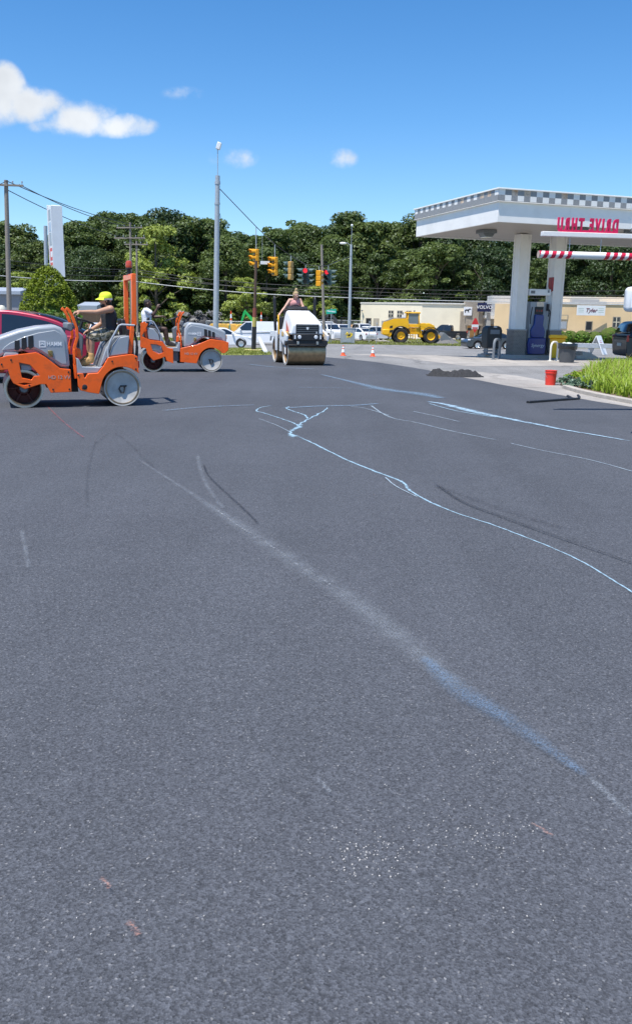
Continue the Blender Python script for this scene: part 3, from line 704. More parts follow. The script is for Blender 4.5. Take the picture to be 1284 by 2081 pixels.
# pump
pm = (c1 + c2) / 2
BLUE = mat('blue_plastic', (.012, .035, .21), .3, var=.12, coat=.3)
pu = thing('fuel_pump', CANM @ Vector((pm.x, pm.y - .05, gz(37.7) + ISL)), -CYAW, 'grey fuel pump with blue lower panels between the canopy columns', 'fuel pump')
MB().box((0, .02, 1.12), (.86, .46, 2.2)).build('cabinet', GREYP, pu, bevel=.02)
bl = MB(); bl.prism([(-.44, .03), (.30, .03), (.36, .12), (.40, .55), (.36, .72), (-.46, .72), (-.50, .5), (-.48, .1)], -.34, -.21); lp_ = bl.build('lower_panel', BLUE, pu, bevel=.03)
text('Synergy', .20, .004, WHITE, lp_, TM((-.04, -.347, .40), (0, -1, 0)), shear=.15)
bu = MB(); bu.prism([(-.36, .73), (.26, .73), (.30, 1.0), (.18, 1.25), (.20, 1.62), (.14, 1.70), (-.24, 1.70), (-.26, 1.3), (-.40, 1.05)], -.33, -.21); bu.build('upper_panel', BLUE, pu, bevel=.03)
sc = MB(); sc.box((-.02, -.225, 1.86), (.40, .05, .30)); so = sc.build('display', BLACKP, pu, bevel=.01)
for k in range(3): text('8', .12, .002, LAMPR, so, TM((-.14 + k * .12, -.252, 1.85), (0, -1, 0)), 'digit')
MB().box((.02, -.225, 2.12), (.34, .04, .18)).build('notice', mat('notice_card', (.80, .66, .52), .6, var=.2, scale=15), pu)
hs = MB(); hs.tube([(.34, -.30, 2.05), (.46, -.36, 1.8), (.42, -.36, 1.2), (.36, -.36, .5), (.46, -.36, .12), (.60, -.34, .05), (.66, -.30, .25)], .022, 8); hs.tube([(-.40, -.30, 2.0), (-.48, -.34, 1.6), (-.46, -.34, 1.3)], .022, 8); hs.build('hose', RUBBER, pu)
nz_ = MB(); nz_.box((.37, -.28, 2.0), (.08, .12, .28)); nz_.tube([(.37, -.34, 1.9), (.37, -.40, 1.75), (.33, -.42, 1.62)], .025, 8); nz_.build('nozzle', BLACKP, pu, bevel=.01)
spn = thing('pump_spanner', CANM @ Vector((pm.x, pm.y - .12, gz(37.7) + ISL)), -CYAW, 'white sign beam spanning the columns above the pump', 'sign')
MB().box((0, 0, 2.62), (.86 + .18, .26, .26)).build('beam', WHITE, spn, bevel=.02)
mk_ = MB(); mk_.box((-.36, -.133, 2.62), (.20, .006, .12)); mk_.box((.40, -.133, 2.66), (.09, .006, .10)); mk_.build('number_plate', DGREYP, spn)
# service bin, hoop, bins, sandwich board, bucket
sb = thing('waste_bin', CANM @ Vector((c1.x - 1.28, c1.y - .15, gz(37.7) + ISL)), -CYAW, 'black rounded waste and squeegee bin at the island end', 'bin')
x = MB(); x.prism([(-.33, .28), (.33, .28), (.36, 1.0), (.30, 1.14), (.16, 1.2), (-.16, 1.2), (-.30, 1.14), (-.36, 1.0)], -.25, .25); x.build('body', BLACKP, sb, bevel=.03)
x = MB(); x.box((0, -.26, .95), (.44, .03, .18)); x.build('flap', DGREYP, sb, bevel=.01)
x = MB(); x.box((0, 0, .16), (.56, .4, .05)); x.box((0, 0, .03), (.66, .46, .06)); x.box((-.24, 0, .15), (.05, .3, .28)); x.box((.24, 0, .15), (.05, .3, .28)); x.build('base', DGREYP, sb, bevel=.01)
x = MB(); x.box((0, -.255, 1.155), (.16, .02, .04)); x.build('sticker', WHITE, sb)
def hoop(loc, yaw, w, h, r, m, label):
    t = thing('hoop_bollard', loc, yaw, label, 'bollard')
    x = MB(); pts = [(-w / 2, 0, 0), (-w / 2, 0, h * .6)] + [(-w / 2 + .22 - .22 * math.cos(a), 0, h - .22 + .22 * math.sin(a)) for a in (.3, .7, 1.1, 1.57)] + [(w / 2 - .22 + .22 * math.sin(a), 0, h - .22 + .22 * math.cos(a)) for a in (0, .5, .9, 1.3)] + [(w / 2, 0, h * .6), (w / 2, 0, 0)]
    x.tube(pts, r, 10); x.build('hoop', m, t)
    x = MB(); x.lathe([(.11, 0), (.11, .02), (.06, .03)], 14, (-w / 2, 0, 0)); x.lathe([(.11, 0), (.11, .02), (.06, .03)], 14, (w / 2, 0, 0)); x.build('foot_plate', m, t)
    return t
hoop(gp(1010, 35.2) + Vector((0, 0, .008)), R(62), .80, .78, .055, DGREYP, 'dark grey steel hoop bollard in front of the black bin')
hoop(gp(1127, 34.6), R(50), .62, .74, .04, mat('cream_paint', (.75, .72, .64), .5), 'pale steel hoop bollard behind the grey rubbish bin')
yb = thing('wheelie_bin', gp(1132, 36.4), R(-12), 'yellow plastic bin with a lid beside the right canopy column', 'bin')
x = MB(); x.prism([(-.24, .06), (.24, .06), (.31, .86), (-.31, .86)], -.27, .27); x.build('body', YELLOW, yb, bevel=.03)
x = MB(); x.prism([(-.36, .86), (.36, .86), (.36, .94), (.26, 1.0), (-.3, 1.0), (-.36, .94)], -.34, .34); x.build('lid', YELLOW, yb, bevel=.02)
for s in (-1, 1):
    w_ = MB(); w_.lathe([(.06, -.03), (.09, -.02), (.09, .02), (.06, .03)], 14, (s * .22, .26, .09), 'x'); w_.build('wheel', RUBBER, yb)
gb = thing('rubbish_bin', at(1150, 737), 0, 'dark grey round rubbish bin lined with a black bag', 'bin')
x = MB(); x.lathe([(.25, 0), (.27, .01), (.325, .66), (.345, .665), (.345, .70), (.325, .70)], 24); x.build('body', mat('grey_plastic', (.085, .088, .092), .55, var=.15), gb)
x = MB(); rl = random.Random(4); prof = []
for k in range(24):
    a = k / 24 * 6.283
x.lathe([(.352, .52), (.362, .60), (.36, .70), (.35, .725), (.30, .715), (.2, .66)], 26); 
for i, p in enumerate(x.v): p.z += rl.uniform(-.03, .03) if i < 26 else rl.uniform(-.008, .012); p.x += rl.uniform(-.008, .008)
x.build('bag', mat('bag_film', (.02, .02, .022), .25, var=.2, coat=.3, bump=.6, bscale=14), gb)
x = MB(); x.ball((.03, -.02, .70), .14, 10, (1, 1, .5)); x.ball((-.12, .05, .71), .1, 9, (1, .8, .6)); x.build('litter', mat('paper_litter', (.62, .66, .62), .8, var=.4, scale=20), gb)
st = thing('stone_planter', CANM @ Vector((c2.x + .12, c2.y - .62, gz(37.7) + ISL)), 0, 'small tan stone block at the foot of the right column', 'stone')
x = MB(); x.lathe([(.16, 0), (.19, .05), (.18, .3), (.13, .42), (.06, .46)], 12); x.build('block', mat('tan_stone', (.48, .34, .22), .9, var=.25, bump=.5), st)
af = thing('sandwich_board', at(1212, 721), R(-38), 'white folding sandwich board on the verge behind the bins', 'sign'); af.scale = (1.2, 1.2, 1.2)
FAINT = mat('faded_red_print', (.62, .22, .22), .7)
for s in (-1, 1):
    M0 = Matrix.Rotation(R(24 * s), 4, 'Y'); x = MB(Matrix.Translation((0, 0, 1.05)) @ M0)
    x.box((0, 0, -.56), (.03, .72, 1.14)); pn = x.build('board', WHITE, af, bevel=.006)
    if s < 0:
        y = MB(Matrix.Translation((0, 0, 1.05)) @ M0)
        for k, ww in enumerate((.26, .34, .22, .30)): y.box((.017, -.02 * k, -.30 - .10 * k), (.004, ww, .035))
        y.build('faded_print', FAINT, pn)
bk = thing('bucket', at(1117, 783), 0, 'bright red plastic bucket standing on the concrete apron edge', 'bucket')
REDP = mat('red_plastic', (.78, .045, .025), .4, var=.06, coat=.2)
x = MB(); x.lathe([(.118, 0), (.122, .005), (.143, .355), (.150, .358), (.150, .372), (.138, .372), (.118, .02), (.05, .018)], 28); x.build('pail', REDP, bk)
x = MB(); x.lathe([(.145, .30), (.153, .302), (.153, .318), (.146, .32)], 28); x.build('rim_band', REDP, bk)
x = MB(); x.tube([(math.cos(a) * .152, -.03 - .10 * math.sin(a) * .6, .31 - .17 * math.sin(a)) for a in [math.pi * k / 12 for k in range(13)]], .003, 6); x.build('bail_handle', GALV, bk)
# asphalt lute lying by the kerb
a, b = at(1072, 817.5, .03), at(1166, 810.5, .03)
lu = thing('asphalt_lute', a, math.atan2(b.y - a.y, b.x - a.x), 'dark long-handled asphalt lute lying by the bed kerb', 'rake')
L_ = (b - a).length
x = MB(); x.box((L_ * .42, 0, 0), (L_ * .84, .085, .05)); x.build('handle', BLACKP, lu, bevel=.008)
x = MB(); x.tube([(L_ * .8, .03, .0), (L_, .05, .0), (L_ + .16, .22, .01), (L_ + .24, .34, .02)], .026, 8); x.tube([(L_ * .8, -.02, 0), (L_ + .1, -.02, .0), (L_ + .32, .10, .01), (L_ + .46, .24, .03)], .026, 8); x.build('fork', BLACKP, lu)
# pile of hot mix
p0, p1 = at(871, 766), at(982, 767)
pile = MB(); nx, ny = 60, 26; W_, D_ = (p1 - p0).length * 1.0, .95; rp = random.Random(9)
def hp(u, v):
    e = max(0, 1 - (2 * v - 1) ** 2)
    h = .12 * math.exp(-((u - .17) / .13) ** 2) + .11 * math.exp(-((u - .66) / .26) ** 2) + .06 + .025 * math.sin(u * 37 + v * 9) * math.sin(v * 17 - u * 11)
    return h * e ** .8 * min(1, 9 * u, 9 * (1 - u))
vs = [(u * W_ / nx - W_ / 2 + rp.uniform(-.01, .01), (v / ny - .5) * D_ * (.55 + .45 * math.sin(3.1 * u / nx)), hp(u / nx, v / ny) + (rp.uniform(-.018, .024) if 0 < v < ny else 0)) for v in range(ny + 1) for u in range(nx + 1)]
pile.add(vs, [(v * (nx + 1) + u, v * (nx + 1) + u + 1, (v + 1) * (nx + 1) + u + 1, (v + 1) * (nx + 1) + u) for v in range(ny) for u in range(nx)])
po = pile.build('asphalt_pile', mat('loose_hot_mix', (.035, .035, .037), .85, var=.5, scale=30, bump=1, bscale=60)); place(po, (p0 + p1) / 2 + Vector((0, .3, .01)), 0)
tag(po, 'low dark pile of loose asphalt at the edge of the new paving', 'pile')
# ------------------------------------------------------------------ drive-through clearance gate
DG = 15.0
gl, gr_ = on(1100, 472.5, DG), on(1400, 488, DG + .35)
cg = thing('clearance_gate', Vector((gl.x, gl.y, 0)), math.atan2(gr_.y - gl.y, gr_.x - gl.x), 'white clearance gate beam with a red and white striped tube', 'gate')
gL = (Vector((gr_.x, gr_.y, 0)) - Vector((gl.x, gl.y, 0))).length; zbm = gl.z; GW = mat('gate_white', (.83, .81, .78), .5, var=.05)
MB().box((gL / 2, 0, zbm - .02), (gL, .10, .075)).build('beam', GW, cg, bevel=.006)
MB().tube([(gL - .1, 0, 0), (gL - .1, 0, zbm - .06)], .07, 14).build('post', GW, cg)
zt = on(1100, 517, DG).z
tu = MB(); NT = 220; rT = .060; n_ = 20
RED = (0, 5.4), (9.6, 14.4)
for i in range(NT):
    pass
vs = []; fs = []; mi = []
for i in range(NT + 1):
    for k in range(n_):
        a = 6.2832 * k / n_; vs.append((-.03 + (gL - .1) * i / NT, rT * math.cos(a), zt + rT * math.sin(a)))
for i in range(NT):
    for k in range(n_):
        fs.append((i * n_ + k, i * n_ + (k + 1) % n_, (i + 1) * n_ + (k + 1) % n_, (i + 1) * n_ + k))
        s = (gL - .1) * i / NT; ph = (s / .135 + 1.0 * k / n_) % 1.0
        on_ = (s < .60) or (1.12 < s < 1.80) or s > 2.3
        mi.append(1 if on_ and ph < .56 else 0)
tu.v = [Vector(v) for v in vs]; tu.f = fs; tu.mi = mi
tuo = tu.build('striped_tube', [GW, mat('stripe_red', (.55, .01, .045), .35, coat=.2, var=.06)], cg)
x = MB(); x.lathe([(.001, -.002), (.06, -.002), (.06, 0), (.001, 0)], 20, (-.032, 0, zt), 'x'); x.build('tube_end', mat('tube_inside', (.55, .42, .34), .7, var=.3, scale=15), tuo)
for s in (.50, 1.05, 1.9):
    x = MB()
    for k in range(9):
        z0 = zt + rT + (zbm - .055 - zt - rT) * k / 9; z1 = zt + rT + (zbm - .055 - zt - rT) * (k + .93) / 9
        x.tube([(s, 0, z0), (s, 0, z1)], .005 if k % 2 else .008, 6)
    x.build('chain', GALV, cg)
LRED = mat('letter_red', (.62, .008, .085), .4, var=.05)
lm = text('D R I V E   T H R U', .33, .018, LRED, cg, Matrix(), 'letters', off=.016)
bx = [v.co.x for v in lm.data.vertices]; w0 = max(bx) - min(bx)
lm.data.transform(Matrix.Scale(1.06 / w0, 4, (1, 0, 0)))
lm.data.transform(Matrix.Scale(.88, 4, (0, 1, 0)))
bb = [v.co.y for v in lm.data.vertices]; lm.data.transform(Matrix.Translation((0, -min(bb), 0)))
uL, uR = on(1137, 460, DG).x - gl.x, on(1260, 460, DG).x - gl.x
lm.data.transform(TM(((uL + uR) / 2, 0, zbm + .02), (0, 1, 0)))
MB().box(((uL + uR) / 2, 0, zbm + .035), (uR - uL, .03, .04)).build('letter_rail', LRED, cg)
cab = thing('sign_cabinet', gp(1335, 12.0), R(-8), 'white sign cabinet with rounded corners at the right edge', 'sign')
w1 = on(1263, 608, 12.0); zc = w1.z; half = on(1335, 608, 12).x - w1.x
x = MB(); x.box((0, 0, zc), (half * 2, .22, .33)); x.build('cabinet', WHITE, cab, bevel=.06, seg=4)
MB().tube([(0, .02, 0), (0, .02, zc - .15)], .045, 12).build('post', GALV, cab)
# ------------------------------------------------------------------ poles, signals, wires
def pole(name, pxb, pxt, top, Y, r0, r1, m, label, base=690, group=None):
    b = gp(pxb, Y); t = on(pxt, top, Y) - b
    o = thing(name, b, 0, label, 'pole', group)
    MB().tube([(0, 0, 0), t * .5, t], [r0, (r0 + r1) / 2, r1], 12).build('shaft', m, o)
    return o, t
mp_, t = pole('mast_pole', 438, 442.5, 357, 48, .155, .125, GALV, 'tall plain galvanised mast pole behind the second orange roller')
x = MB(); x.lathe([(.15, -.02), (.15, .12), (.135, .12)], 16, t * .955); x.lathe([(.15, 0), (.15, .1), (.12, .1)], 16, t * .84); x.build('collar', GALV, mp_)
tt = on(442.5, 300, 48) - mp_.location
MB().tube([t, tt], .02, 8).build('rod', GALV, mp_)
x = MB(); x.box(tt + Vector((.06, 0, .08)), (.22, .2, .36), Matrix.Rotation(R(18), 3, 'Y')); x.build('camera_head', WHITE, mp_, bevel=.03)
x = MB(); x.tube([t * .79 + Vector((.15, 0, 0)), t * .74 + Vector((.2, 0, 0)), t * .67 + Vector((.16, 0, 0)), t * .6 + Vector((.14, 0, 0))], .016, 6); x.build('cable', BLACKP, mp_)
def utility(pxb, pxt, top, Y, arms, label, r=.16):
    o, t = pole('utility_pole', pxb, pxt, top, Y, r, r * .75, WOOD, label, group='wooden utility poles')
    for (py, w, yaw) in arms:
        z = on(pxt, py, Y).z - o.location.z; c = t * (z / t.z)
        rot = Matrix.Rotation(yaw, 3, 'Z'); a = MB(); a.box(c + rot @ Vector((0, -.18, 0)), (w, .1, .12), rot); ao = a.build('crossarm', WOOD, o, bevel=.01)
        ins = MB()
        for s in (-.46, -.2, .2, .46):
            q = c + rot @ Vector((w * s, -.18, .06)); ins.lathe([(.015, 0), (.015, .08), (.05, .09), (.05, .2), (.02, .22)], 8, q)
        ins.build('insulator', GREYP, ao)
    return o, t
up1, t1 = utility(21, 13, 366, 58, [(377, 2.2, R(8))], 'tall wooden utility pole with one crossarm at the far left', .17)
up2, t2 = utility(268, 265, 452, 96, [(463, 3.0, R(-14)), (484, 3.6, R(-14))], 'weathered utility pole with two crossarms above the orange roll bar', .15)
up3, t3 = utility(280, 278, 490, 104, [(497, 2.8, R(-6))], 'shorter utility pole with one crossarm beside the double armed one', .14)
up4, t4 = utility(659, 653.5, 497, 91, [], 'leaning bare wooden pole between the red signal heads', .17)
lp, tl = pole('light_pole', 709, 713.5, 497, 92, .19, .12, GALV, 'galvanised light pole behind the signal control cabinet')
tr = on(715, 458, 92) - lp.location
MB().tube([tl, tr], .022, 8).build('rod', GALV, lp); MB().ball(tr, .13, 10).build('rod_tip', WHITE, lp)
x = MB(); x.tube([tl * .985, tl + Vector((-.4, -.1, .15)), tl + Vector((-.7, -.15, .12))], .03, 8); x.build('arm', GALV, lp)
x = MB(); x.ball(tl + Vector((-.85, -.15, .10)), .30, 12, (1.2, .6, .4)); x.build('lamp_head', WHITE, lp)
sp_, ts = pole('signal_pole', 515.5, 520.5, 530, 44.5, .085, .07, mat('brown_pole', (.10, .062, .045), .8, var=.3, scale=10), 'thin brown pole with a yellow and black sleeve on the grass strip')
for (ya, yb_, r, m, nm) in ((626, 645, .105, mat('rust_red_sleeve', (.22, .06, .045), .8), 'rust_red_band'), (645, 664, .11, mat('dull_yellow_sleeve', (.5, .42, .12), .7, var=.2), 'yellow_band'), (664, 713, .12, BLACKP, 'black_sleeve')):
    za, zb2 = [on(517, q, 44.5).z - sp_.location.z for q in (ya, yb_)]
    MB().tube([ts * (zb2 / ts.z), ts * (za / ts.z)], r, 12).build(nm, m, sp_)
x = MB(); x.box((0, 0, .05), (.9, .7, .12)); x.build('base_pad', mat('yellow_concrete', (.55, .48, .2), .85, var=.25), sp_, bevel=.02)
gw = thing('guy_guard', at(542, 719), 0, 'slanted white guy wire guard beside the thin brown pole', 'guy guard')
gt = on(527, 688, 44.0) - gw.location
x = MB(); x.tube([(0, 0, 0), gt], .10, 10); x.build('tube', WHITE, gw)
sw = mat('wire', (.05, .05, .052), .6); swl = mat('bright_cable', (.42, .43, .44), .5)
def wire(pts, r, m, label, name='power_line', group='overhead lines', sag=0):
    P = [on(*p) for p in pts]; o0 = P[0].copy(); Q = []
    for i, (a, b) in enumerate(zip(P, P[1:])):
        for k in range(10 + (i == len(P) - 2)):
            t = k / 10; q = a.lerp(b, t); q.z -= sag * 4 * t * (1 - t); Q.append(q - o0)
    o = MB().tube(Q, r, 5).build(name, m); o.location = o0
    return tag(o, label, 'wire', group)
span = [(447, 384, 48), (522, 462, 48.5), (559, 497, 48.5), (591, 520, 49), (622, 538, 56), (648, 541, 56), (664, 540, 57), (713, 520, 92)]
wire(span, .022, sw, 'signal span wire running down from the mast pole', 'span_wire')
wire([(15, 368, 58), (265, 455, 96)], .028, sw, 'upper wire from the far left pole to the double armed pole', sag=.3)
wire([(40, 375, 58), (283, 463, 96)], .028, sw, 'middle wire from the far left crossarm to the double armed pole', sag=.5)
wire([(16, 386, 58), (262, 484, 96)], .028, sw, 'lower wire from the far left pole to the double armed pole', sag=.4)
wire([(-60, 395, 48), (15, 367, 58)], .022, sw, 'wire entering the far left pole from the left edge', sag=.1)
wire([(-40, 520, 92), (278, 548, 104), (656, 582, 96), (1400, 588, 98)], .028, sw, 'topmost of the long lines in front of the wood', sag=.35)
wire([(-40, 541, 92), (278, 560, 104), (656, 589, 96), (1400, 598, 98)], .028, sw, 'second of the long lines in front of the wood', sag=.35)
wire([(-40, 556, 92), (268, 571, 97), (656, 603, 92), (1400, 614, 95)], .045, swl, 'pale thick cable lowest in front of the wood', sag=.25)
wire([(-40, 530, 92), (278, 552, 104), (656, 596, 96), (1400, 603, 98)], .022, sw, 'thin line just above the pale thick cable', sag=.35)
# signals
SIGY = mat('signal_yellow', (.80, .36, .012), .45, var=.08); SIGG = mat('signal_green_grey', (.05, .10, .095), .5, var=.15); SIGT = mat('signal_tan', (.50, .30, .08), .6, var=.2)
REDL = glow('red_signal_lens', (.9, .03, .05), .8); DARKL = mat('dark_lens', (.02, .02, .02), .2)
def signal(px, ptop, Y, faces, m, label, wire_y, lit=(), visor=None):
    loc = on(px, ptop, Y); H = .98; base = loc - Vector((0, 0, H))
    t = thing('traffic_signal', base, 0, label, 'traffic signal', 'traffic signals on the span wire')
    MB().tube([(0, 0, H), (0, 0, on(px, wire_y, Y).z - base.z)], .022, 8).build('hanger', GALV, t)
    for fi, ang in enumerate(faces):
        M = Matrix.Rotation(R(ang), 4, 'Z') @ Matrix.Translation((0, -.13 if len(faces) > 1 else 0, 0))
        h = MB(M)
        for k in range(3): h.box((0, 0, .16 + .325 * k), (.34, .20, .315))
        ho = h.build('housing', m, t, bevel=.03)
        for k in range(3):
            z = .17 + .325 * k
            l = MB(M); l.lathe([(.001, -.115), (.13, -.112), (.14, -.10)], 18, (0, 0, z), 'y'); l.build('lens', REDL if (fi, k) in lit else DARKL, ho)
            v = MB(M); n = 14
            vs = []; fs = []
            for j in range(n + 1):
                a = R(-20) + (math.pi + R(40)) * j / n; dep = .32 if 3 < j < 11 else .22
                for (rr, yy2) in ((.155, -.10), (.15, -.10 - dep), (.142, -.10 - dep), (.147, -.10)): vs.append((rr * math.cos(a), yy2, z + rr * math.sin(a)))
            for j in range(n):
                for q in range(4): fs.append((4 * j + q, 4 * j + (q + 1) % 4, 4 * j + 4 + (q + 1) % 4, 4 * j + 4 + q))
            fs += [(0, 1, 2, 3), (4 * n, 4 * n + 1, 4 * n + 2, 4 * n + 3)]
            v.add(vs, fs); v.build('visor', visor or m, ho)
signal(520.5, 506, 48.5, [-62], SIGY, 'yellow traffic signal nearest the mast pole, highest of the row', 462)
signal(558.5, 522, 48.5, [-55], SIGY, 'yellow traffic signal second from the mast pole', 497)
signal(591, 531, 49, [-115], SIGT, 'tan traffic signal seen from behind with dark visors', 520, visor=SIGG)
signal(621, 545, 56, [-88, -4, 84], SIGG, 'dark green three way signal with a lit red lens above the white roller', 538, lit=((1, 2),))
signal(648, 549, 56, [150], SIGY, 'yellow traffic signal left of the leaning wooden pole', 541)
signal(667, 548, 57, [-25, 88], SIGG, 'dark green signal with a lit red lens right of the wooden pole', 540, lit=((0, 2),))
bs = thing('hanging_sign', on(538.5, 537, 48.5), R(10), 'blank white sign hanging between the first two yellow signals', 'sign')
MB().box((0, 0, .08), (.5, .03, .17)).build('panel', WHITE, bs); MB().tube([(-.15, 0, .16), (-.15, 0, on(534, 473, 48.5).z - bs.location.z)], .008, 6).build('strap', GALV, bs)
cb_ = thing('control_cabinet', gp(706, 88), R(6), 'grey signal control cabinet at the foot of the light pole', 'cabinet')
x = MB(); x.box((0, 0, .74), (1.35, .8, 1.48)); x.build('box', GALV, cb_, bevel=.03); MB().box((-.1, -.42, .74), (.9, .03, 1.2)).build('door', GALV, cb_, bevel=.01)
MB().box((0, 0, 1.50), (1.42, .88, .06)).build('lid', GALV, cb_, bevel=.01)
wr = thing('flower_wreath', gp(709, 87.2) + Vector((0, 0, .55)), 0, 'yellow flower wreath hung on the grey control cabinet', 'wreath')
x = MB(); rw = random.Random(6)
for k in range(34):
    a = rw.uniform(0, 6.28); q = rw.uniform(.12, .36); x.ball((math.cos(a) * q, -.02 + rw.uniform(-.05, .02), .3 + math.sin(a) * q * .8), rw.uniform(.05, .09), 7, (1, .5, 1))
x.build('flowers', mat('yellow_petals', (.75, .55, .05), .8, var=.5, scale=12), wr); MB().ball((0, -.03, .28), .12, 9, (1, .5, 1)).build('flower_heart', BLACKP, wr)
ss = thing('street_sign', gp(672, 88), R(-14), 'green street name sign on a thin post', 'sign')
zs = on(672, 633, 88).z - ss.location.z
MB().tube([(0, 0, 0), (0, 0, zs + .35)], .035, 8).build('post', GALV, ss)
x = MB(); x.box((0, -.05, zs), (1.05, .02, .42), Matrix.Rotation(R(-6), 3, 'Y')); sg = x.build('blade', mat('sign_green', (.01, .36, .25), .4), ss)
x = MB()
for k in range(6): x.box((-.36 + k * .14, -.064, zs + .04 - k * .012 + .0), (.09, .004, .12))
x.build('white_marks', WHITE, sg)
for px, ty, lab in ((749.5, 652, 'thin grey marker post in front of the white cars'), (764.5, 655, 'thin grey marker post just left of the yellow loader')):
    q = thing('marker_post', gp(px, 90), 0, lab, 'post'); MB().tube([(0, 0, 0), (0, 0, on(px, ty, 90).z - q.location.z)], .03, 8).build('shaft', GALV, q); MB().box((0, -.035, on(px, ty, 90).z - q.location.z - .1), (.12, .01, .16)).build('plate', GALV, q)
SR = mat('sign_red', (.65, .03, .03), .4)
rs_ = thing('road_sign', gp(963, 99), R(5), 'red and white warning signs stacked on one post by the tan tower', 'sign')
z1, z2, z3 = (on(963, q, 99).z - rs_.location.z for q in (654, 664, 671))
MB().tube([(0, 0, 0), (0, 0, z1 + .3)], .03, 8).build('post', GALV, rs_)
x = MB(); x.prism([(-.42, z1 - .32), (.42, z1 - .32), (.1, z1 + .4), (-.1, z1 + .4)], -.06, -.04); x.build('upper_plate', SR, rs_)
x = MB(); x.box((0, -.05, z2), (.8, .02, .5)); pl = x.build('middle_plate', WHITE, rs_); MB().box((0, -.063, z2 - .12), (.62, .004, .12)).build('red_bar', SR, pl)
x = MB(); x.prism([(-.3, z3 + .2), (.3, z3 + .2), (0, z3 - .3)], -.06, -.04); x.build('lower_plate', SR, rs_)
ks = thing('low_sign', gp(952, 99), 0, 'small dark sign on a short post left of the red signs', 'sign')
zk = on(952, 669, 99).z - ks.location.z; MB().tube([(0, 0, 0), (0, 0, zk)], .03, 8).build('post', GALV, ks); MB().box((0, -.04, zk), (.42, .02, .28)).build('plate', BLACKP, ks)
# pylon sign
py_ = thing('pylon_sign', gp(124, 47), R(-64), 'tall white pylon sign with red price panels seen edge on', 'sign')
zt_, zb_ = on(116, 419, 47).z - py_.location.z, on(116, 560, 47).z - py_.location.z
x = MB(); x.box((0, 0, (zt_ + zb_) / 2), (1.0, .46, zt_ - zb_)); x.build('cabinet', WHITE, py_, bevel=.02)
x = MB(); x.box((-.54, 0, (zt_ + zb_) / 2 - .02), (.09, .58, zt_ - zb_ + .2)); x.box((.54, 0, (zt_ + zb_) / 2 - .06), (.09, .58, zt_ - zb_ + .05)); x.build('edge_trim', WHITE, py_, bevel=.01)
for (a, b, m, nm) in ((.05, .20, GREYP, 'grey_panel'), (.23, .36, mat('pale_blue_panel', (.42, .50, .60), .4), 'blue_panel'), (.38, .56, GREYP, 'grey_panel'), (.60, .78, SR, 'price_panel'), (.81, .97, SR, 'price_panel')):
    za = zt_ + (zb_ - zt_) * a; zc_ = zt_ + (zb_ - zt_) * b
    for s in (-1, 1):
        q = MB().box((0, s * .236, (za + zc_) / 2), (.92, .012, za - zc_)).build(nm, m, py_)
        if nm == 'price_panel':
            MB().box((-.08, s * .244, (za + zc_) / 2), (.5, .006, (za - zc_) * .45)).build('digits_strip', WHITE, q)
x = MB(); x.tube([(-.35, 0, 0), (-.35, 0, zb_ + .1)], .10, 10); x.tube([(.35, 0, 0), (.35, 0, zb_ + .1)], .10, 10); x.build('legs', GALV, py_)
gp2, tg = pole('sign_pole', 97, 93, 459, 49, .10, .10, GALV, 'plain grey pole standing left of the pylon sign')
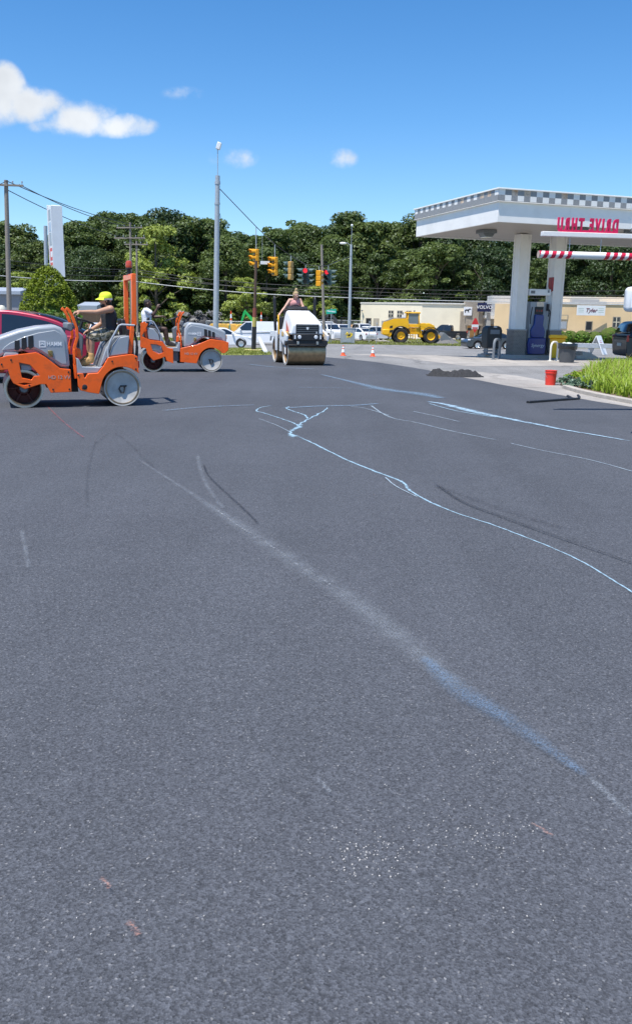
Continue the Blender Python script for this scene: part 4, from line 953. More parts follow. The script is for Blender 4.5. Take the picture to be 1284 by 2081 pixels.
# ------------------------------------------------------------------ orange tandem rollers
def ra(x, y): return ((578 - x) / 453, (1230 - y) / 453)      # side elevation, seen from the machine's left
def rb2(x, y): return ((x - 519) / 307, (1058 - y) / 307)     # side elevation, seen from its right
def pa(*p): return [ra(*q) for q in p]
def pb(*p): return [rb2(*q) for q in p]
def arc(cx, cz, r, a0, a1, n=14):
    return [(cx + r * math.cos(R(a0 + (a1 - a0) * i / n)), cz + r * math.sin(R(a0 + (a1 - a0) * i / n))) for i in range(n + 1)]
BRASS = mat('brass_latch', (.35, .26, .10), .4, metal=.7)
def drum(parent, X, r, w, open_side):
    """open_side +1/-1: the side with the deep dark red well; the other carries a flat painted plate"""
    s = open_side
    d = MB(); d.lathe([(r - .05, -w / 2), (r - .012, -w / 2), (r, -w / 2 + .012), (r, w / 2 - .012), (r - .012, w / 2), (r - .05, w / 2), (r - .06, w / 2 - .03), (r - .06, -w / 2 + .03)], 72, (X, 0, r), 'y', False)
    do = d.build('drum', DRUMFACE, parent)
    e = MB(); e.lathe([(r - .035, s * (w / 2 + .001)), (r - .002, s * (w / 2 + .001)), (r - .002, s * (w / 2 - .012)), (r - .035, s * (w / 2 - .2))], 60, (X, 0, r), 'y', False); e.build('rim', STEEL, do)
    e = MB(); e.lathe([(.001, s * (w / 2 - .20)), (.10, s * (w / 2 - .18)), (.13, s * (w / 2 - .22)), (r - .04, s * (w / 2 - .24))], 48, (X, 0, r), 'y')
    for k in range(6):
        a = k * math.pi / 3; e.prism([(X + math.cos(a) * .1 - math.sin(a) * .012, r + math.sin(a) * .1 + math.cos(a) * .012), (X + math.cos(a) * .1 + math.sin(a) * .012, r + math.sin(a) * .1 - math.cos(a) * .012), (X + math.cos(a) * (r - .05) + math.sin(a) * .012, r + math.sin(a) * (r - .05) - math.cos(a) * .012), (X + math.cos(a) * (r - .05) - math.sin(a) * .012, r + math.sin(a) * (r - .05) + math.cos(a) * .012)], s * (w / 2 - .25), s * (w / 2 - .17))
    e.build('well', RUST, do)
    e = MB(); e.lathe([(.001, s * (w / 2 - .02)), (.055, s * (w / 2 - .02)), (.07, s * (w / 2 - .05)), (.07, s * (w / 2 - .2))], 20, (X, 0, r), 'y'); e.build('hub', DGREYP, do)
    e = MB(); e.lathe([(.001, -s * (w / 2 - .045)), (.05, -s * (w / 2 - .045)), (r - .06, -s * (w / 2 - .02)), (r - .02, -s * (w / 2 + .002)), (r - .004, -s * (w / 2 + .002)), (r - .004, -s * (w / 2 - .03))], 60, (X, 0, r), 'y', False); e.build('side_plate', DRUMSIDE, do)
    e = MB(); y = -s * (w / 2 - .018)
    e.tube([(X - .075, y, r + .03), (X + .03, y, r + .028), (X + .055, y, r - .02), (X + .02, y, r - .085), (X - .015, y, r - .09), (X - .035, y, r - .03), (X - .04, y, r + .02)], .013, 8); e.build('tie_hook', BLACKP, do)
    return do
HOODM = mat('hood_grey', (.37, .40, .43), .38, var=.05, coat=.25, dirt=(.25, .25, .25), dirt_amt=.2)
LOGO = mat('decal_white', (.80, .80, .80), .5, var=.04)
def make_roller():
    t = thing('tandem_roller', (0, 0, 0), 0, 'orange and grey tandem roller nearest the viewer, driven by the man in the yellow cap', 'road roller', 'orange tandem rollers')
    r = .318; FX, RX = .81, -.81
    drum(t, FX, r, 1.09, 1); drum(t, RX, r, 1.09, -1)
    # side frames, 5 cm plates at +-0.60; left front carries an arm, left rear an arch, and the reverse on the right
    F1 = pa((38, 855), (60, 850), (100, 838), (310, 812), (345, 828), (380, 850), (480, 932), (556, 940), (556, 1112), (402, 1116), (372, 1052), (330, 1050), (290, 1062), (218, 1086), (135, 1040), (118, 1005), (104, 938), (45, 945))
    hole = pa((186, 888), (200, 1000), (268, 1016), (285, 990), (330, 985), (262, 905))
    hole2 = pa((172, 1046), (215, 1056), (262, 1046), (215, 1038))
    def holed(poly, holes, y0, y1, name):
        bm = bmesh.new(); edges = []
        for lp in [poly] + holes:
            vs = [bm.verts.new((p[0], 0, p[1])) for p in lp]
            edges += [bm.edges.new((vs[i], vs[(i + 1) % len(vs)])) for i in range(len(vs))]
        bmesh.ops.triangle_fill(bm, use_beauty=True, use_dissolve=False, edges=edges)
        for f in [f for f in bm.faces if any(inside((f.calc_center_median().x, f.calc_center_median().z), h) for h in holes)]: bm.faces.remove(f)
        g = bmesh.ops.extrude_face_region(bm, geom=bm.faces[:])
        for v in [e for e in g['geom'] if isinstance(e, bmesh.types.BMVert)]: v.co.y += y1 - y0
        for v in bm.verts: v.co.y += y0
        bmesh.ops.recalc_face_normals(bm, faces=bm.faces[:])
        me = bpy.data.meshes.new(name); bm.to_mesh(me); bm.free(); me.materials.append(ORANGE)
        o = link(name, me, t); b = o.modifiers.new('bevel', 'BEVEL'); b.width = .008; b.segments = 2; b.limit_method = 'ANGLE'; b.angle_limit = R(40); return o
    ff = holed(F1, [hole, hole2], .55, .60, 'front_frame')
    x = MB(); x.prism(pa((60, 880), (185, 880), (185, 815), (90, 815)), .50, .545); x.box((ra(236, 925)[0], .50, ra(0, 925)[1]), (.17, .06, .10)); x.build('spray_tank', GREYP, ff, bevel=.01)
    arch = arc(FX + .0, r, r + .045, 25, 165, 14)
    F1r = [(FX + .48, .62), (FX + .49, .83), (FX + .35, .87), (FX - .02, .92), (FX - .40, .76), (FX - .86, .66), (FX - .88, .28), (FX - .42, .24)] + arch[::-1][1:-1] + [(FX + .38, .53)]
    x = MB(); x.prism(F1r, -.60, -.55); x.build('front_frame', ORANGE, t, bevel=.008)
    rarch = arc(RX, r, r + .05, 8, 140, 14)
    F2 = pa((605, 968), (648, 972), (655, 1005), (662, 1005), (682, 972), (758, 968), (800, 918), (842, 848), (1000, 826), (1030, 826), (1066, 842), (1072, 962)) + [(RX - .30, .56)] + arc(RX, r, r + .045, 118, 12, 14) + pa((762, 1130), (690, 1118), (620, 1100), (605, 1065))
    x = MB(); x.prism(F2, .55, .60); rf = x.build('rear_frame', ORANGE, t, bevel=.008)
    x = MB(); x.lathe([(.001, .606), (.03, .606), (.045, .60)], 16, (ra(655, 1075)[0], 0, ra(655, 1075)[1]), 'y'); x.build('port', BLACKP, rf)
    F2r = pb((172, 650), (196, 640), (236, 655), (180, 760), (250, 790), (350, 800), (385, 850), (440, 862), (440, 985), (382, 962), (372, 928), (330, 944), (270, 962), (222, 905), (212, 860), (165, 850))
    ff2 = holed(F2r, [pb((250, 822), (268, 880), (318, 906), (358, 892), (340, 840), (300, 826))], -.60, -.55, 'rear_frame')
    x = MB(); x.prism(pb((240, 800), (350, 812), (352, 915), (255, 900)), -.545, -.50); x.build('spray_tank', mat('pale_tank', (.42, .47, .46), .5), ff2, bevel=.01)
    # bolts along the side frames
    for s, pts, fr in ((1, ((62, 900), (130, 868), (540, 1090), (540, 960), (420, 1090), (250, 1058)), ff), (1, ((1052, 856), (1050, 940), (870, 880), (640, 1085), (612, 985), (780, 1110)), rf)):
        for q in pts:
            X, Z = ra(*q); b_ = MB(); b_.lathe([(.001, s * .608), (.014, s * .608), (.016, s * .60)], 8, (X, 0, Z), 'y'); b_.build('bolt', BLACKP, fr)
    # inner chassis
    x = MB(); x.box((.78, 0, .74), (.98, 1.06, .12)); x.box((.18, 0, .50), (.24, .9, .36)); x.build('front_chassis', DGREYP, t, bevel=.02)
    x = MB(); x.box((-.82, 0, .74), (.60, 1.06, .10)); x.box((-.26, 0, .47), (.34, .9, .34)); x.build('rear_chassis', DGREYP, t, bevel=.02)
    x = MB(); x.box((-.01, 0, .50), (.18, .34, .55)); x.cyl((-.02, 0, .25), (-.02, 0, .86), .09); x.tube([(.08, .3, .75), (0, .36, .62), (-.1, .3, .7)], .02); x.tube([(.08, .38, .55), (0, .42, .42), (-.1, .36, .5)], .02); x.build('centre_joint', BLACKP, t)
    # hood
    H = pa((14, 872), (12, 800), (22, 722), (60, 700), (200, 650), (330, 622), (460, 610), (505, 628), (545, 690), (556, 926), (484, 930), (335, 812), (300, 797), (262, 795), (90, 832))
    x = MB(); x.prism(H, -.53, .53); ho = x.build('hood', HOODM, t, bevel=.05, seg=3)
    HP = pa((70, 800), (92, 772), (130, 745), (230, 700), (335, 668), (456, 648), (496, 672), (522, 716), (532, 900), (494, 902), (352, 800), (310, 778), (262, 774))
    lx, lz = ra(360, 752); tx, tz = ra(447, 752)
    for s in (1, -1):
        x = MB(); x.prism(HP, s * .531, s * .546); pn = x.build('side_panel', GREYP, ho, bevel=.012)
        for (a, b, c, d) in ((160, 198, 728, 797), (210, 248, 708, 790), (258, 298, 694, 782)):
            sl = MB(); sl.prism(pa((a + 4, c), (b, c - 6), (b, d - 14), (b - 10, d), (a + 10, d + 4), (a, d - 8)), s * .546, s * .550); sl.build('louvre', BLACKP, pn)
        hm = text('HAMM', .098, .002, LOGO, pn, Matrix.Diagonal((.84, 1, 1, 1)), off=.0015); hm.data.transform(TM((tx, s * .549, tz), (0, s, 0)))
        lg = MB(); q = .046
        for (cx, cz, wx, wz) in ((0, q, 2 * q + .014, .014), (0, -q, 2 * q + .014, .014), (-q, 0, .014, 2 * q), (q, 0, .014, 2 * q), (0, .018, 2 * q, .012), (-.018, -.004, .05, .011), (.018, -.004, .05, .011)):
            rot = Matrix.Rotation(R(28 if cx == -.018 else -28), 3, 'Y') if abs(cx) == .018 else None
            lg.box((lx + cx * -s, s * .548, lz + cz), (wx, .004, wz), rot)
        lg.build('emblem', LOGO, pn)
        x = MB(); x.box((ra(415, 0)[0], s * .555, ra(0, 822)[1]), (.075, .025, .10)); x.tube([(ra(400, 0)[0], s * .575, ra(0, 800)[1]), (ra(430, 0)[0], s * .575, ra(0, 840)[1])], .012, 8); x.build('latch', BRASS, pn, bevel=.006)
        text('HD 12 VV', .085, .0015, mat('decal_grey', (.42, .40, .38), .5) if s > 0 else bpy.data.materials['decal_grey'], ff if s > 0 else t, TM((ra(470, 0)[0], s * .602, ra(0, 1000)[1]), (0, s, 0)), 'decal')
        l = MB(); l.lathe([(.001, 1.256), (.05, 1.255), (.06, 1.235)], 16, (0, s * .34, .93), 'x'); l.build('headlight', LAMPW, ho)
        l = MB(); l.box((1.235, s * .47, .97), (.05, .07, .12)); l.build('turn_lamp', LAMPO, ho, bevel=.01)
    x = MB()
    for k in range(6): x.box((1.245, 0, 1.0 + k * .022), (.02, .46, .010))
    x.build('grille', BLACKP, ho)
    x = MB(); x.box((1.20, 0, .76), (.06, 1.08, .09)); x.build('front_bumper', BLACKP, t, bevel=.015)
    # operator's platform
    x = MB(); x.prism(pa((606, 858), (622, 862), (645, 922), (768, 928), (800, 916), (760, 967), (606, 975)), -.55, .548); x.build('floor', GREYP, t, bevel=.01)
    x = MB(); x.prism(pa((772, 928), (832, 770), (900, 692), (1015, 680), (1020, 820), (845, 848), (800, 918)), -.46, .46); x.build('rear_cowl', DGREYP, t, bevel=.02)
    for s in (1, -1):
        x = MB(); x.prism(pa((850, 842), (880, 760), (932, 696), (1010, 682), (996, 824)), s * .47, s * .575); x.build('fender', GREYP, t, bevel=.018)
        x = MB(); x.prism(pa((776, 926), (832, 775), (872, 735), (846, 846), (800, 912)), s * .47, s * .53); x.build('step_guard', GREYP, t, bevel=.015)
        p = [ra(*q) for q in ((847, 935), (840, 790), (866, 720), (932, 608), (952, 600), (1052, 605))]
        x = MB(); x.tube([(q[0], s * .58, q[1]) for q in p], .017, 10); x.build('handrail', GALV, t)
        # roll bar post: slanted foot, then upright
        x = MB(); x.prism(pa((1000, 826), (1032, 826), (1056, 640), (1050, 600), (1028, 600), (1022, 640)), s * .40, s * .50); x.build('roll_bar_foot', ORANGE, t, bevel=.01); x = MB(); x.prism(pa((1040, 604), (1076, 604), (1080, 215), (1044, 215)), s * .41, s * .49); x.build('roll_bar_post', ORANGE, t, bevel=.01)
        p = [ra(*q) for q in ((548, 486), (568, 500), (590, 545), (618, 628), (621, 700), (606, 745), (592, 790), (592, 900), (596, 1012))]
        x = MB()
        for a, b in zip(p, p[1:]):
            d = Vector((b[0] - a[0], 0, b[1] - a[1])); c = Vector(((a[0] + b[0]) / 2, s * .47, (a[1] + b[1]) / 2))
            x.box(c, (.042, .05, d.length + .012), d.to_track_quat('Z', 'Y').to_matrix())
        x.build('grab_rail', ORANGE, t, bevel=.008)
        x = MB(); x.prism(pa((612, 780), (642, 790), (648, 858), (612, 850)), s * .30, s * .44); x.build('rail_foot', ORANGE, t, bevel=.01)
        x = MB(); x.box((ra(1030, 0)[0] - .09, s * .52, ra(0, 905)[1]), (.05, .08, .12)); x.build('tail_lamp', LAMPR, t, bevel=.01)
    x = MB(); x.box((ra(1061, 0)[0], 0, ra(0, 238)[1]), (.078, .82, .10)); tb_ = x.build('roll_bar_top', ORANGE, t, bevel=.012)
    bxp = ra(1030, 160); x = MB(); x.lathe([(.055, 0), (.055, .02), (.032, .03), (.032, .09), (.06, .10), (.06, .12)], 18, (ra(1061, 0)[0], 0, ra(0, 216)[1])); be = x.build('beacon_base', BLACKP, tb_)
    x = MB(); x.lathe([(.055, .12), (.06, .15), (.058, .20), (.04, .235), (.001, .245)], 20, (ra(1061, 0)[0], 0, ra(0, 216)[1])); x.build('beacon', mat('beacon_red', (.52, .07, .03), .25, coat=.5), be)
    x = MB(); x.box((-.98, 0, 1.05), (.12, .9, .5)); x.tube([(-1.06, .25, 1.3), (-1.12, .3, 1.1), (-1.1, .28, .8)], .02); x.tube([(-1.06, .45, 1.28), (-1.10, .47, 1.0), (-1.08, .46, .72)], .018); x.tube([(-1.06, -.45, 1.28), (-1.10, -.47, 1.0), (-1.08, -.46, .72)], .018); x.build('hoses', BLACKP, t)
    x = MB(); x.prism(pa((632, 660), (655, 672), (682, 695), (668, 852), (640, 858), (630, 760)), -.17, .17); co = x.build('steering_console', DGREYP, t, bevel=.02)
    x = MB(); cx, cz = ra(688, 572); sw_ = Matrix.Translation((cx, 0, cz)) @ Matrix.Rotation(R(-20), 4, 'Y'); x.M = sw_
    x.tube([(.19 * math.cos(a), .19 * math.sin(a), 0) for a in [6.2832 * k / 28 for k in range(28)]], .016, 8, True)
    for k in range(3): a = k * 2.094; x.tube([(0, 0, -.03), (.18 * math.cos(a), .18 * math.sin(a), 0)], .013, 6)
    x.cyl((0, 0, -.16), (0, 0, 0), .028); x.build('steering_wheel', BLACKP, co)
    x = MB(); x.prism(pa((548, 595), (585, 590), (600, 640), (575, 660), (548, 640)), -.4, .4); x.build('dashboard', DGREYP, t, bevel=.02)
    x = MB(); x.tube([(-.13, .30, 1.0), (-.12, .30, 1.35), (-.118, .285, 1.57)], .014, 8); x.ball((-.118, .285, 1.585), .028, 10); x.build('drive_lever', BLACKP, t)
    x = MB(); x.prism(pa((872, 700), (970, 712), (970, 742), (872, 736)), -.24, .24); x.prism(pa((965, 560), (1000, 556), (1030, 700), (985, 715)), -.24, .24); x.build('seat', BLACKP, t, bevel=.03, seg=3)
    x = MB(); x.box((-.80, 0, 1.0), (.3, .36, .2)); x.build('seat_base', DGREYP, t, bevel=.02)
    x = MB(); x.box((FX - .40, 0, .42), (.03, 1.05, .06), Matrix.Rotation(R(35), 3, 'Y')); x.box((RX + .40, 0, .42), (.03, 1.05, .06), Matrix.Rotation(R(-35), 3, 'Y')); x.build('scraper', BLACKP, t)
    return t
def heading(az): return Vector((math.sin(R(az)), math.cos(R(az)), 0))
def yawof(h): return math.atan2(h.y, h.x)
hA = heading(-110.6); leftA = Vector((-hA.y, hA.x, 0)); PA = at(153, 827, .012); OA = PA - leftA * .53
rollA = make_roller(); place(rollA, Vector((OA.x, OA.y, .012)), yawof(hA))
hB = heading(76.3); rightB = Vector((hB.y, -hB.x, 0)); PB = at(371.5, 755.8, .012); OB = PB - rightB * .53
rollB = dup(rollA)
for ch in list(rollB.children):      # its roll bar is folded away
    if ch.name.startswith(('roll_bar_post', 'roll_bar_top')):
        for q in list(ch.children_recursive) + [ch]: bpy.data.objects.remove(q)
place(rollB, Vector((OB.x, OB.y, .012)), yawof(hB)); rollB.scale = (.985, 1, .985)
rollB['label'] = 'orange and grey tandem roller farther back, headed right, driven by the man in white'

# ------------------------------------------------------------------ white tandem roller
DRUMGOLD = mat('worn_drum_steel', (.50, .34, .19), .36, metal=.7, var=.2, scale=7, dirt=(.16, .11, .07), dirt_amt=.6, dirt_scale=5)
GOLD = mat('gold_paint', (.62, .40, .14), .4, var=.15)
hW = Vector((math.sin(R(165.5)), math.cos(R(165.5)), 0))
fw = at(617.5, 742.0, .012); OW = fw + Vector((0, .05, 0)) - hW * (.86)
wr_ = thing('tandem_roller', Vector((OW.x, OW.y, .012)), yawof(hW), 'white tandem roller with black grille facing the viewer, driven by a standing woman', 'road roller')
def white_roller(t):
    r, w = .42, 1.26; FX, RX = .86, -.86
    for X in (FX, RX):
        d = MB(); d.lathe([(r - .06, -w / 2), (r - .02, -w / 2), (r, -w / 2 + .015), (r, w / 2 - .015), (r - .02, w / 2), (r - .06, w / 2), (r - .08, w / 2 - .03), (r - .08, -w / 2 + .03)], 72, (X, 0, r), 'y', False); do = d.build('drum', DRUMGOLD, t)
        for s in (-1, 1):
            d = MB(); d.lathe([(.001, s * (w / 2 - .12)), (.14, s * (w / 2 - .12)), (.16, s * (w / 2 - .16)), (r - .075, s * (w / 2 - .18))], 40, (X, 0, r), 'y'); d.build('well', RUST, do)
            d = MB(); d.lathe([(r - .07, s * (w / 2 - .1)), (r - .05, s * (w / 2 + .002)), (r - .004, s * (w / 2 + .002)), (r - .004, s * (w / 2 - .02))], 60, (X, 0, r), 'y', False); d.build('rim', DRUMSIDE, do)
    # front frame over the drum
    for s in (-1, 1):
        x = MB(); x.prism([(FX - .60, .42), (FX - .42, .42), (FX - .40, .80), (FX + .10, .62), (FX + .14, .36), (FX + .02, .34), (FX - .02, .52), (FX + .18, .78), (FX + .46, .78), (FX + .48, .96), (FX - .2, 1.14), (FX - .60, 1.12)], s * .64, s * .70); x.build('front_frame', WHITE, t, bevel=.012)
        x = MB(); x.prism([(RX + .60, .42), (RX + .44, .42), (RX + .38, .86), (RX - .36, .86), (RX - .50, .70), (RX - .52, .92), (RX - .40, 1.06), (RX + .60, 1.06)], s * .64, s * .70); x.build('rear_frame', WHITE, t, bevel=.012)
        x = MB(); x.box((FX - .08, s * .60, .985), (.34, .22, .17)); x.build('hydraulic_tank', GOLD, t, bevel=.03)
        x = MB(); x.box((RX + .30, s * .50, .62), (.16, .26, .30)); x.build('scraper_tank', GOLD, t, bevel=.03)
        x = MB(); x.tube([(-.48, s * .66, .92), (-.52, s * .68, 1.5), (-.54, s * .70, 2.12), (-.60, s * .70, 2.18), (-.68, s * .70, 2.12), (-.66, s * .68, 1.5), (-.62, s * .66, .95)], .035, 10); x.build('roll_bar', BLACKP, t)
    x = MB(); x.box((FX + .40, 0, .74), (.12, 1.34, .14)); x.box((FX + .44, 0, .645), (.06, 1.28, .06)); bmp = x.build('front_bumper', BLACKP, t, bevel=.015)
    for s in (-1, 1):
        y = MB(); y.box((FX + .475, s * .32, .72), (.03, .075, .10)); y.build('tow_lug', STEEL, bmp, bevel=.008)
    x = MB(); x.box((.5, 0, .82), (.9, 1.2, .2)); x.box((-.75, 0, .80), (.8, 1.2, .12)); x.box((0, 0, .55), (.3, .4, .5)); x.build('chassis', BLACKP, t, bevel=.02)
    # hood: tapered towards its top, rising to the rear
    H = [(1.27, .98), (1.26, 1.30), (1.20, 1.36), (.55, 1.60), (-.02, 1.74), (-.16, 1.72), (-.24, 1.60), (-.26, .95)]
    def hw(z): return .545 - .16 * max(0, min(1, (z - 1.0) / .74)) ** 1.2
    x = MB(); n = len(H)
    x.add([(p[0], -hw(p[1]), p[1]) for p in H] + [(p[0], hw(p[1]), p[1]) for p in H], [tuple(range(n))[::-1], tuple(range(n, 2 * n))] + [(i, (i + 1) % n, n + (i + 1) % n, n + i) for i in range(n)])
    ho = x.build('hood', WHITE, t, bevel=.055, seg=3)
    x = MB(); x.box((1.272, 0, 1.14), (.02, .76, .34)); g = x.build('grille', BLACKP, ho, bevel=.008)
    x = MB()
    for k in range(5): x.box((1.287, 0, 1.02 + k * .062), (.014, .70, .014))
    x.build('grille_bars', DGREYP, g)
    x = MB(); x.prism([(-.035, 1.22), (.035, 1.22), (.04, 1.18), (0, 1.13), (-.04, 1.18)], 1.284, 1.295, 'x'); x.build('emblem', WHITE, g)
    x = MB(); x.box((1.29, .30, 1.06), (.006, .03, .07)); x.build('plate', LOGO, g)
    x = MB(); x.box((1.29, 0, .90), (.10, .98, .21)); lb = x.build('light_bar', BLACKP, t, bevel=.02)
    for s in (-1, 1):
        y = MB(); y.lathe([(.001, 1.352), (.05, 1.35), (.062, 1.338)], 18, (0, s * .27, .91), 'x'); y.build('headlight', LAMPW, lb)
        y = MB(); y.box((1.342, s * .42, .91), (.012, .05, .12)); y.build('marker_lamp', LAMPW, lb)
        y = MB(); y.prism([(.62, 1.42), (.98, 1.12), (.90, 1.02), (.60, 1.06)], s * .548, s * .556); y.build('red_side_panel', mat('faded_red_panel', (.50, .12, .09), .5) if s < 0 else bpy.data.materials['faded_red_panel'], ho)
    x = MB(); x.box((.35, 0, .862), (.03, .3, .03)); 
    # dashboard, wheel, seat
    x = MB(); x.prism([(-.16, 1.70), (-.04, 1.80), (-.20, 1.88), (-.42, 1.80), (-.40, 1.10), (-.28, 1.0)], -.34, .34); x.build('dashboard', BLACKP, t, bevel=.02)
    x = MB(); x.M = Matrix.Translation((-.42, -.05, 1.80)) @ Matrix.Rotation(R(-25), 4, 'Y'); x.tube([(.19 * math.cos(a), .19 * math.sin(a), .03) for a in [6.2832 * k / 28 for k in range(28)]], .017, 8, True); x.cyl((0, 0, -.2), (0, 0, .03), .03); x.tube([(-.18, 0, .03), (.18, 0, .03)], .013, 6); x.build('steering_wheel', BLACKP, t)
    x = MB(); x.box((-.55, 0, .84), (.66, 1.2, .05)); x.build('floor', DGREYP, t, bevel=.01)
    x = MB(); x.prism([(-.75, .86), (-1.30, .86), (-1.34, 1.2), (-1.2, 1.3), (-.85, 1.3)], -.55, .55); x.build('rear_cowl', WHITE, t, bevel=.04)
    x = MB(); x.box((-1.05, 0, 1.36), (.44, .48, .12)); x.box((-1.26, 0, 1.58), (.10, .46, .42)); x.build('seat', BLACKP, t, bevel=.03)
    x = MB(); x.tube([(-.28, -.60, .95), (-.30, -.62, 1.45), (-.42, -.60, 1.55)], .02, 8); x.ball((-.42, -.60, 1.56), .03); x.build('control_lever', YELLOW, t)
    x = MB(); x.box((-.40, -.52, 1.28), (.24, .16, .5)); x.build('side_console', BLACKP, t, bevel=.03)
white_roller(wr_)
# ------------------------------------------------------------------ people
def capsules(caps):
    m = MB()
    for c in caps:
        p0, r0, p1, r1 = c; p0, p1 = Vector(p0), Vector(p1)
        if (p1 - p0).length > 1e-5:
            L_ = (p1 - p0).length; d = (p1 - p0) / L_; n = 6
            # hemispherical ends and a tapered shaft in one closed skin
            pts = []; rs = []
            for i in range(5): a = math.pi / 2 * i / 5; pts.append(p0 - d * r0 * math.cos(a)); rs.append(max(.0008, r0 * math.sin(a)))
            for i in range(n + 1): pts.append(p0 + d * L_ * i / n); rs.append(r0 + (r1 - r0) * i / n)
            for i in range(1, 6): a = math.pi / 2 * i / 5; pts.append(p1 + d * r1 * math.sin(a)); rs.append(max(.0008, r1 * math.cos(a)))
            m.tube(pts, rs, 14)
        else: m.ball(p0, r0, 14)
    return m
def skin(name, caps, mats, parent, voxel=.008, smooth=5, paint=None, cut=None):
    o = capsules(caps).build(name, mats[0], None, smooth=0)
    a = o.modifiers.new('remesh', 'REMESH'); a.mode = 'VOXEL'; a.voxel_size = voxel; a.use_smooth_shade = True
    b = o.modifiers.new('smooth', 'SMOOTH'); b.factor = .5; b.iterations = smooth
    bpy.context.view_layer.update()
    me = bpy.data.meshes.new_from_object(o.evaluated_get(bpy.context.evaluated_depsgraph_get()))
    old = o.data; bpy.data.objects.remove(o); bpy.data.meshes.remove(old)
    me.name = name; me.materials.clear()
    for m in mats: me.materials.append(m)
    if cut:
        bm = bmesh.new(); bm.from_mesh(me)
        bmesh.ops.delete(bm, geom=[f for f in bm.faces if cut(f.calc_center_median())], context='FACES'); bm.to_mesh(me); bm.free()
    if paint:
        for p in me.polygons:
            k = paint(p.center)
            if k: p.material_index = k
    for p in me.polygons: p.use_smooth = True
    return link(name, me, parent)
EYE = mat('eye_dark', (.03, .022, .02), .3); LIP = mat('lip', (.35, .13, .11), .5)
def hand(w, d, up, side, curl=1.0):
    """palm and five fingers: w wrist, d direction of the hand, up back of the hand, side = +1 puts the thumb along d x up"""
    d = d.normalized(); up = (up - d * up.dot(d)).normalized(); s = d.cross(up) * side
    out = [(w, .029, w + d * .045 + s * .018, .028), (w, .029, w + d * .05 - s * .018, .027), (w + d * .03, .026, w + d * .085 + s * .02, .019), (w + d * .03, .026, w + d * .082 - s * .022, .018)]
    for i, (o_, l) in enumerate(((.030, .072), (.010, .080), (-.010, .075), (-.030, .060))):
        k0 = w + d * .085 + s * o_; c = curl * (1 + .08 * i)
        d1 = (d * math.cos(.5 * c) - up * math.sin(.5 * c)); d2 = (d * math.cos(1.5 * c) - up * math.sin(1.5 * c)); d3 = (d * math.cos(2.4 * c) - up * math.sin(2.4 * c))
        a = k0 + d1 * l * .5; b = a + d2 * l * .32; e = b + d3 * l * .25
        out += [(k0, .0100, a, .0095), (a, .0095, b, .009), (b, .009, e, .008)]
    t0 = w + d * .025 + s * .028; t1 = t0 + (d * .6 + s * .65 - up * .35 * curl).normalized() * .045; t2 = t1 + (d * .85 + s * .1 - up * .5 * curl).normalized() * .035
    return out + [(t0, .014, t1, .0115), (t1, .0115, t2, .010)]
def body(J, face, head_r=.098):
    V = Vector; c = []
    pel = (J['hipL'] + J['hipR']) / 2; sh = (J['shL'] + J['shR']) / 2; lat = (J['shL'] - J['shR']).normalized(); ax = (sh - pel).normalized()
    c += [(J['hipL'], .105, J['hipR'], .105), (pel + ax * .02, .125, pel + ax * .18, .112), (pel + ax * .18, .112, sh - ax * .10, .128)]
    for s in (1, -1): c += [(pel + lat * s * .07, .10, sh - ax * .10 + lat * s * .085, .100), (sh - ax * .09 + lat * s * .09, .098, sh - ax * .03 + lat * s * .11, .070)]
    c += [(J['shL'], .066, J['shR'], .066), (sh, .06, J['head'] - V((0, 0, .07)), .052)]
    h = J['head']; f = face.normalized(); e = Vector((0, 0, 1)).cross(f).normalized(); u = f.cross(e)
    c += [(h - f * .022 + u * .02, head_r * .93, h + f * .006 + u * .032, head_r * .86), (h + f * .028 - u * .035, .064, h + f * .045 - u * .085, .040), (h - f * .01 - u * .03, .075, h + f * .02 - u * .07, .055),
          (h + f * .088 + u * .005, .011, h + f * .105 - u * .022, .0155), (h + f * .082 - u * .058 + e * .018, .012, h + f * .082 - u * .058 - e * .018, .012), (h + f * .078 + u * .026 + e * .035, .014, h + f * .078 + u * .026 - e * .035, .014),
          (h + f * .07 - u * .005 + e * .04, .022, h + f * .05 - u * .03 + e * .042, .022), (h + f * .07 - u * .005 - e * .04, .022, h + f * .05 - u * .03 - e * .042, .022)]
    for s in (1, -1): c += [(h + e * s * .088 + u * .012, .018, h + e * s * .086 - u * .025, .013)]
    for s in 'LR':
        c += [(J['sh' + s], .060, J['sh' + s].lerp(J['el' + s], .35), .054), (J['sh' + s].lerp(J['el' + s], .35), .054, J['el' + s], .040), (J['el' + s], .041, J['el' + s].lerp(J['wr' + s], .3), .043), (J['el' + s].lerp(J['wr' + s], .3), .043, J['wr' + s], .028)]
        c += J['hand' + s]
        c += [(J['hip' + s], .098, J['kn' + s], .062), (J['kn' + s], .060, J['kn' + s].lerp(J['an' + s], .3), .060), (J['kn' + s].lerp(J['an' + s], .3), .060, J['an' + s], .040), (J['an' + s], .042, J['toe' + s], .034)]
    def paint(p):
        for s in (1, -1):
            q = p - (h + f * .088 + u * .004 + e * s * .034)
            if (abs(q.dot(e)) / .016) ** 2 + (abs(q.dot(u)) / .009) ** 2 < 1 and q.dot(f) > -.03: return 1
        q = p - (h + f * .09 - u * .058)
        if (abs(q.dot(e)) / .026) ** 2 + (abs(q.dot(u)) / .010) ** 2 < 1 and q.dot(f) > -.02: return 2
        return 0
    return c, paint, (h, f, e, u)
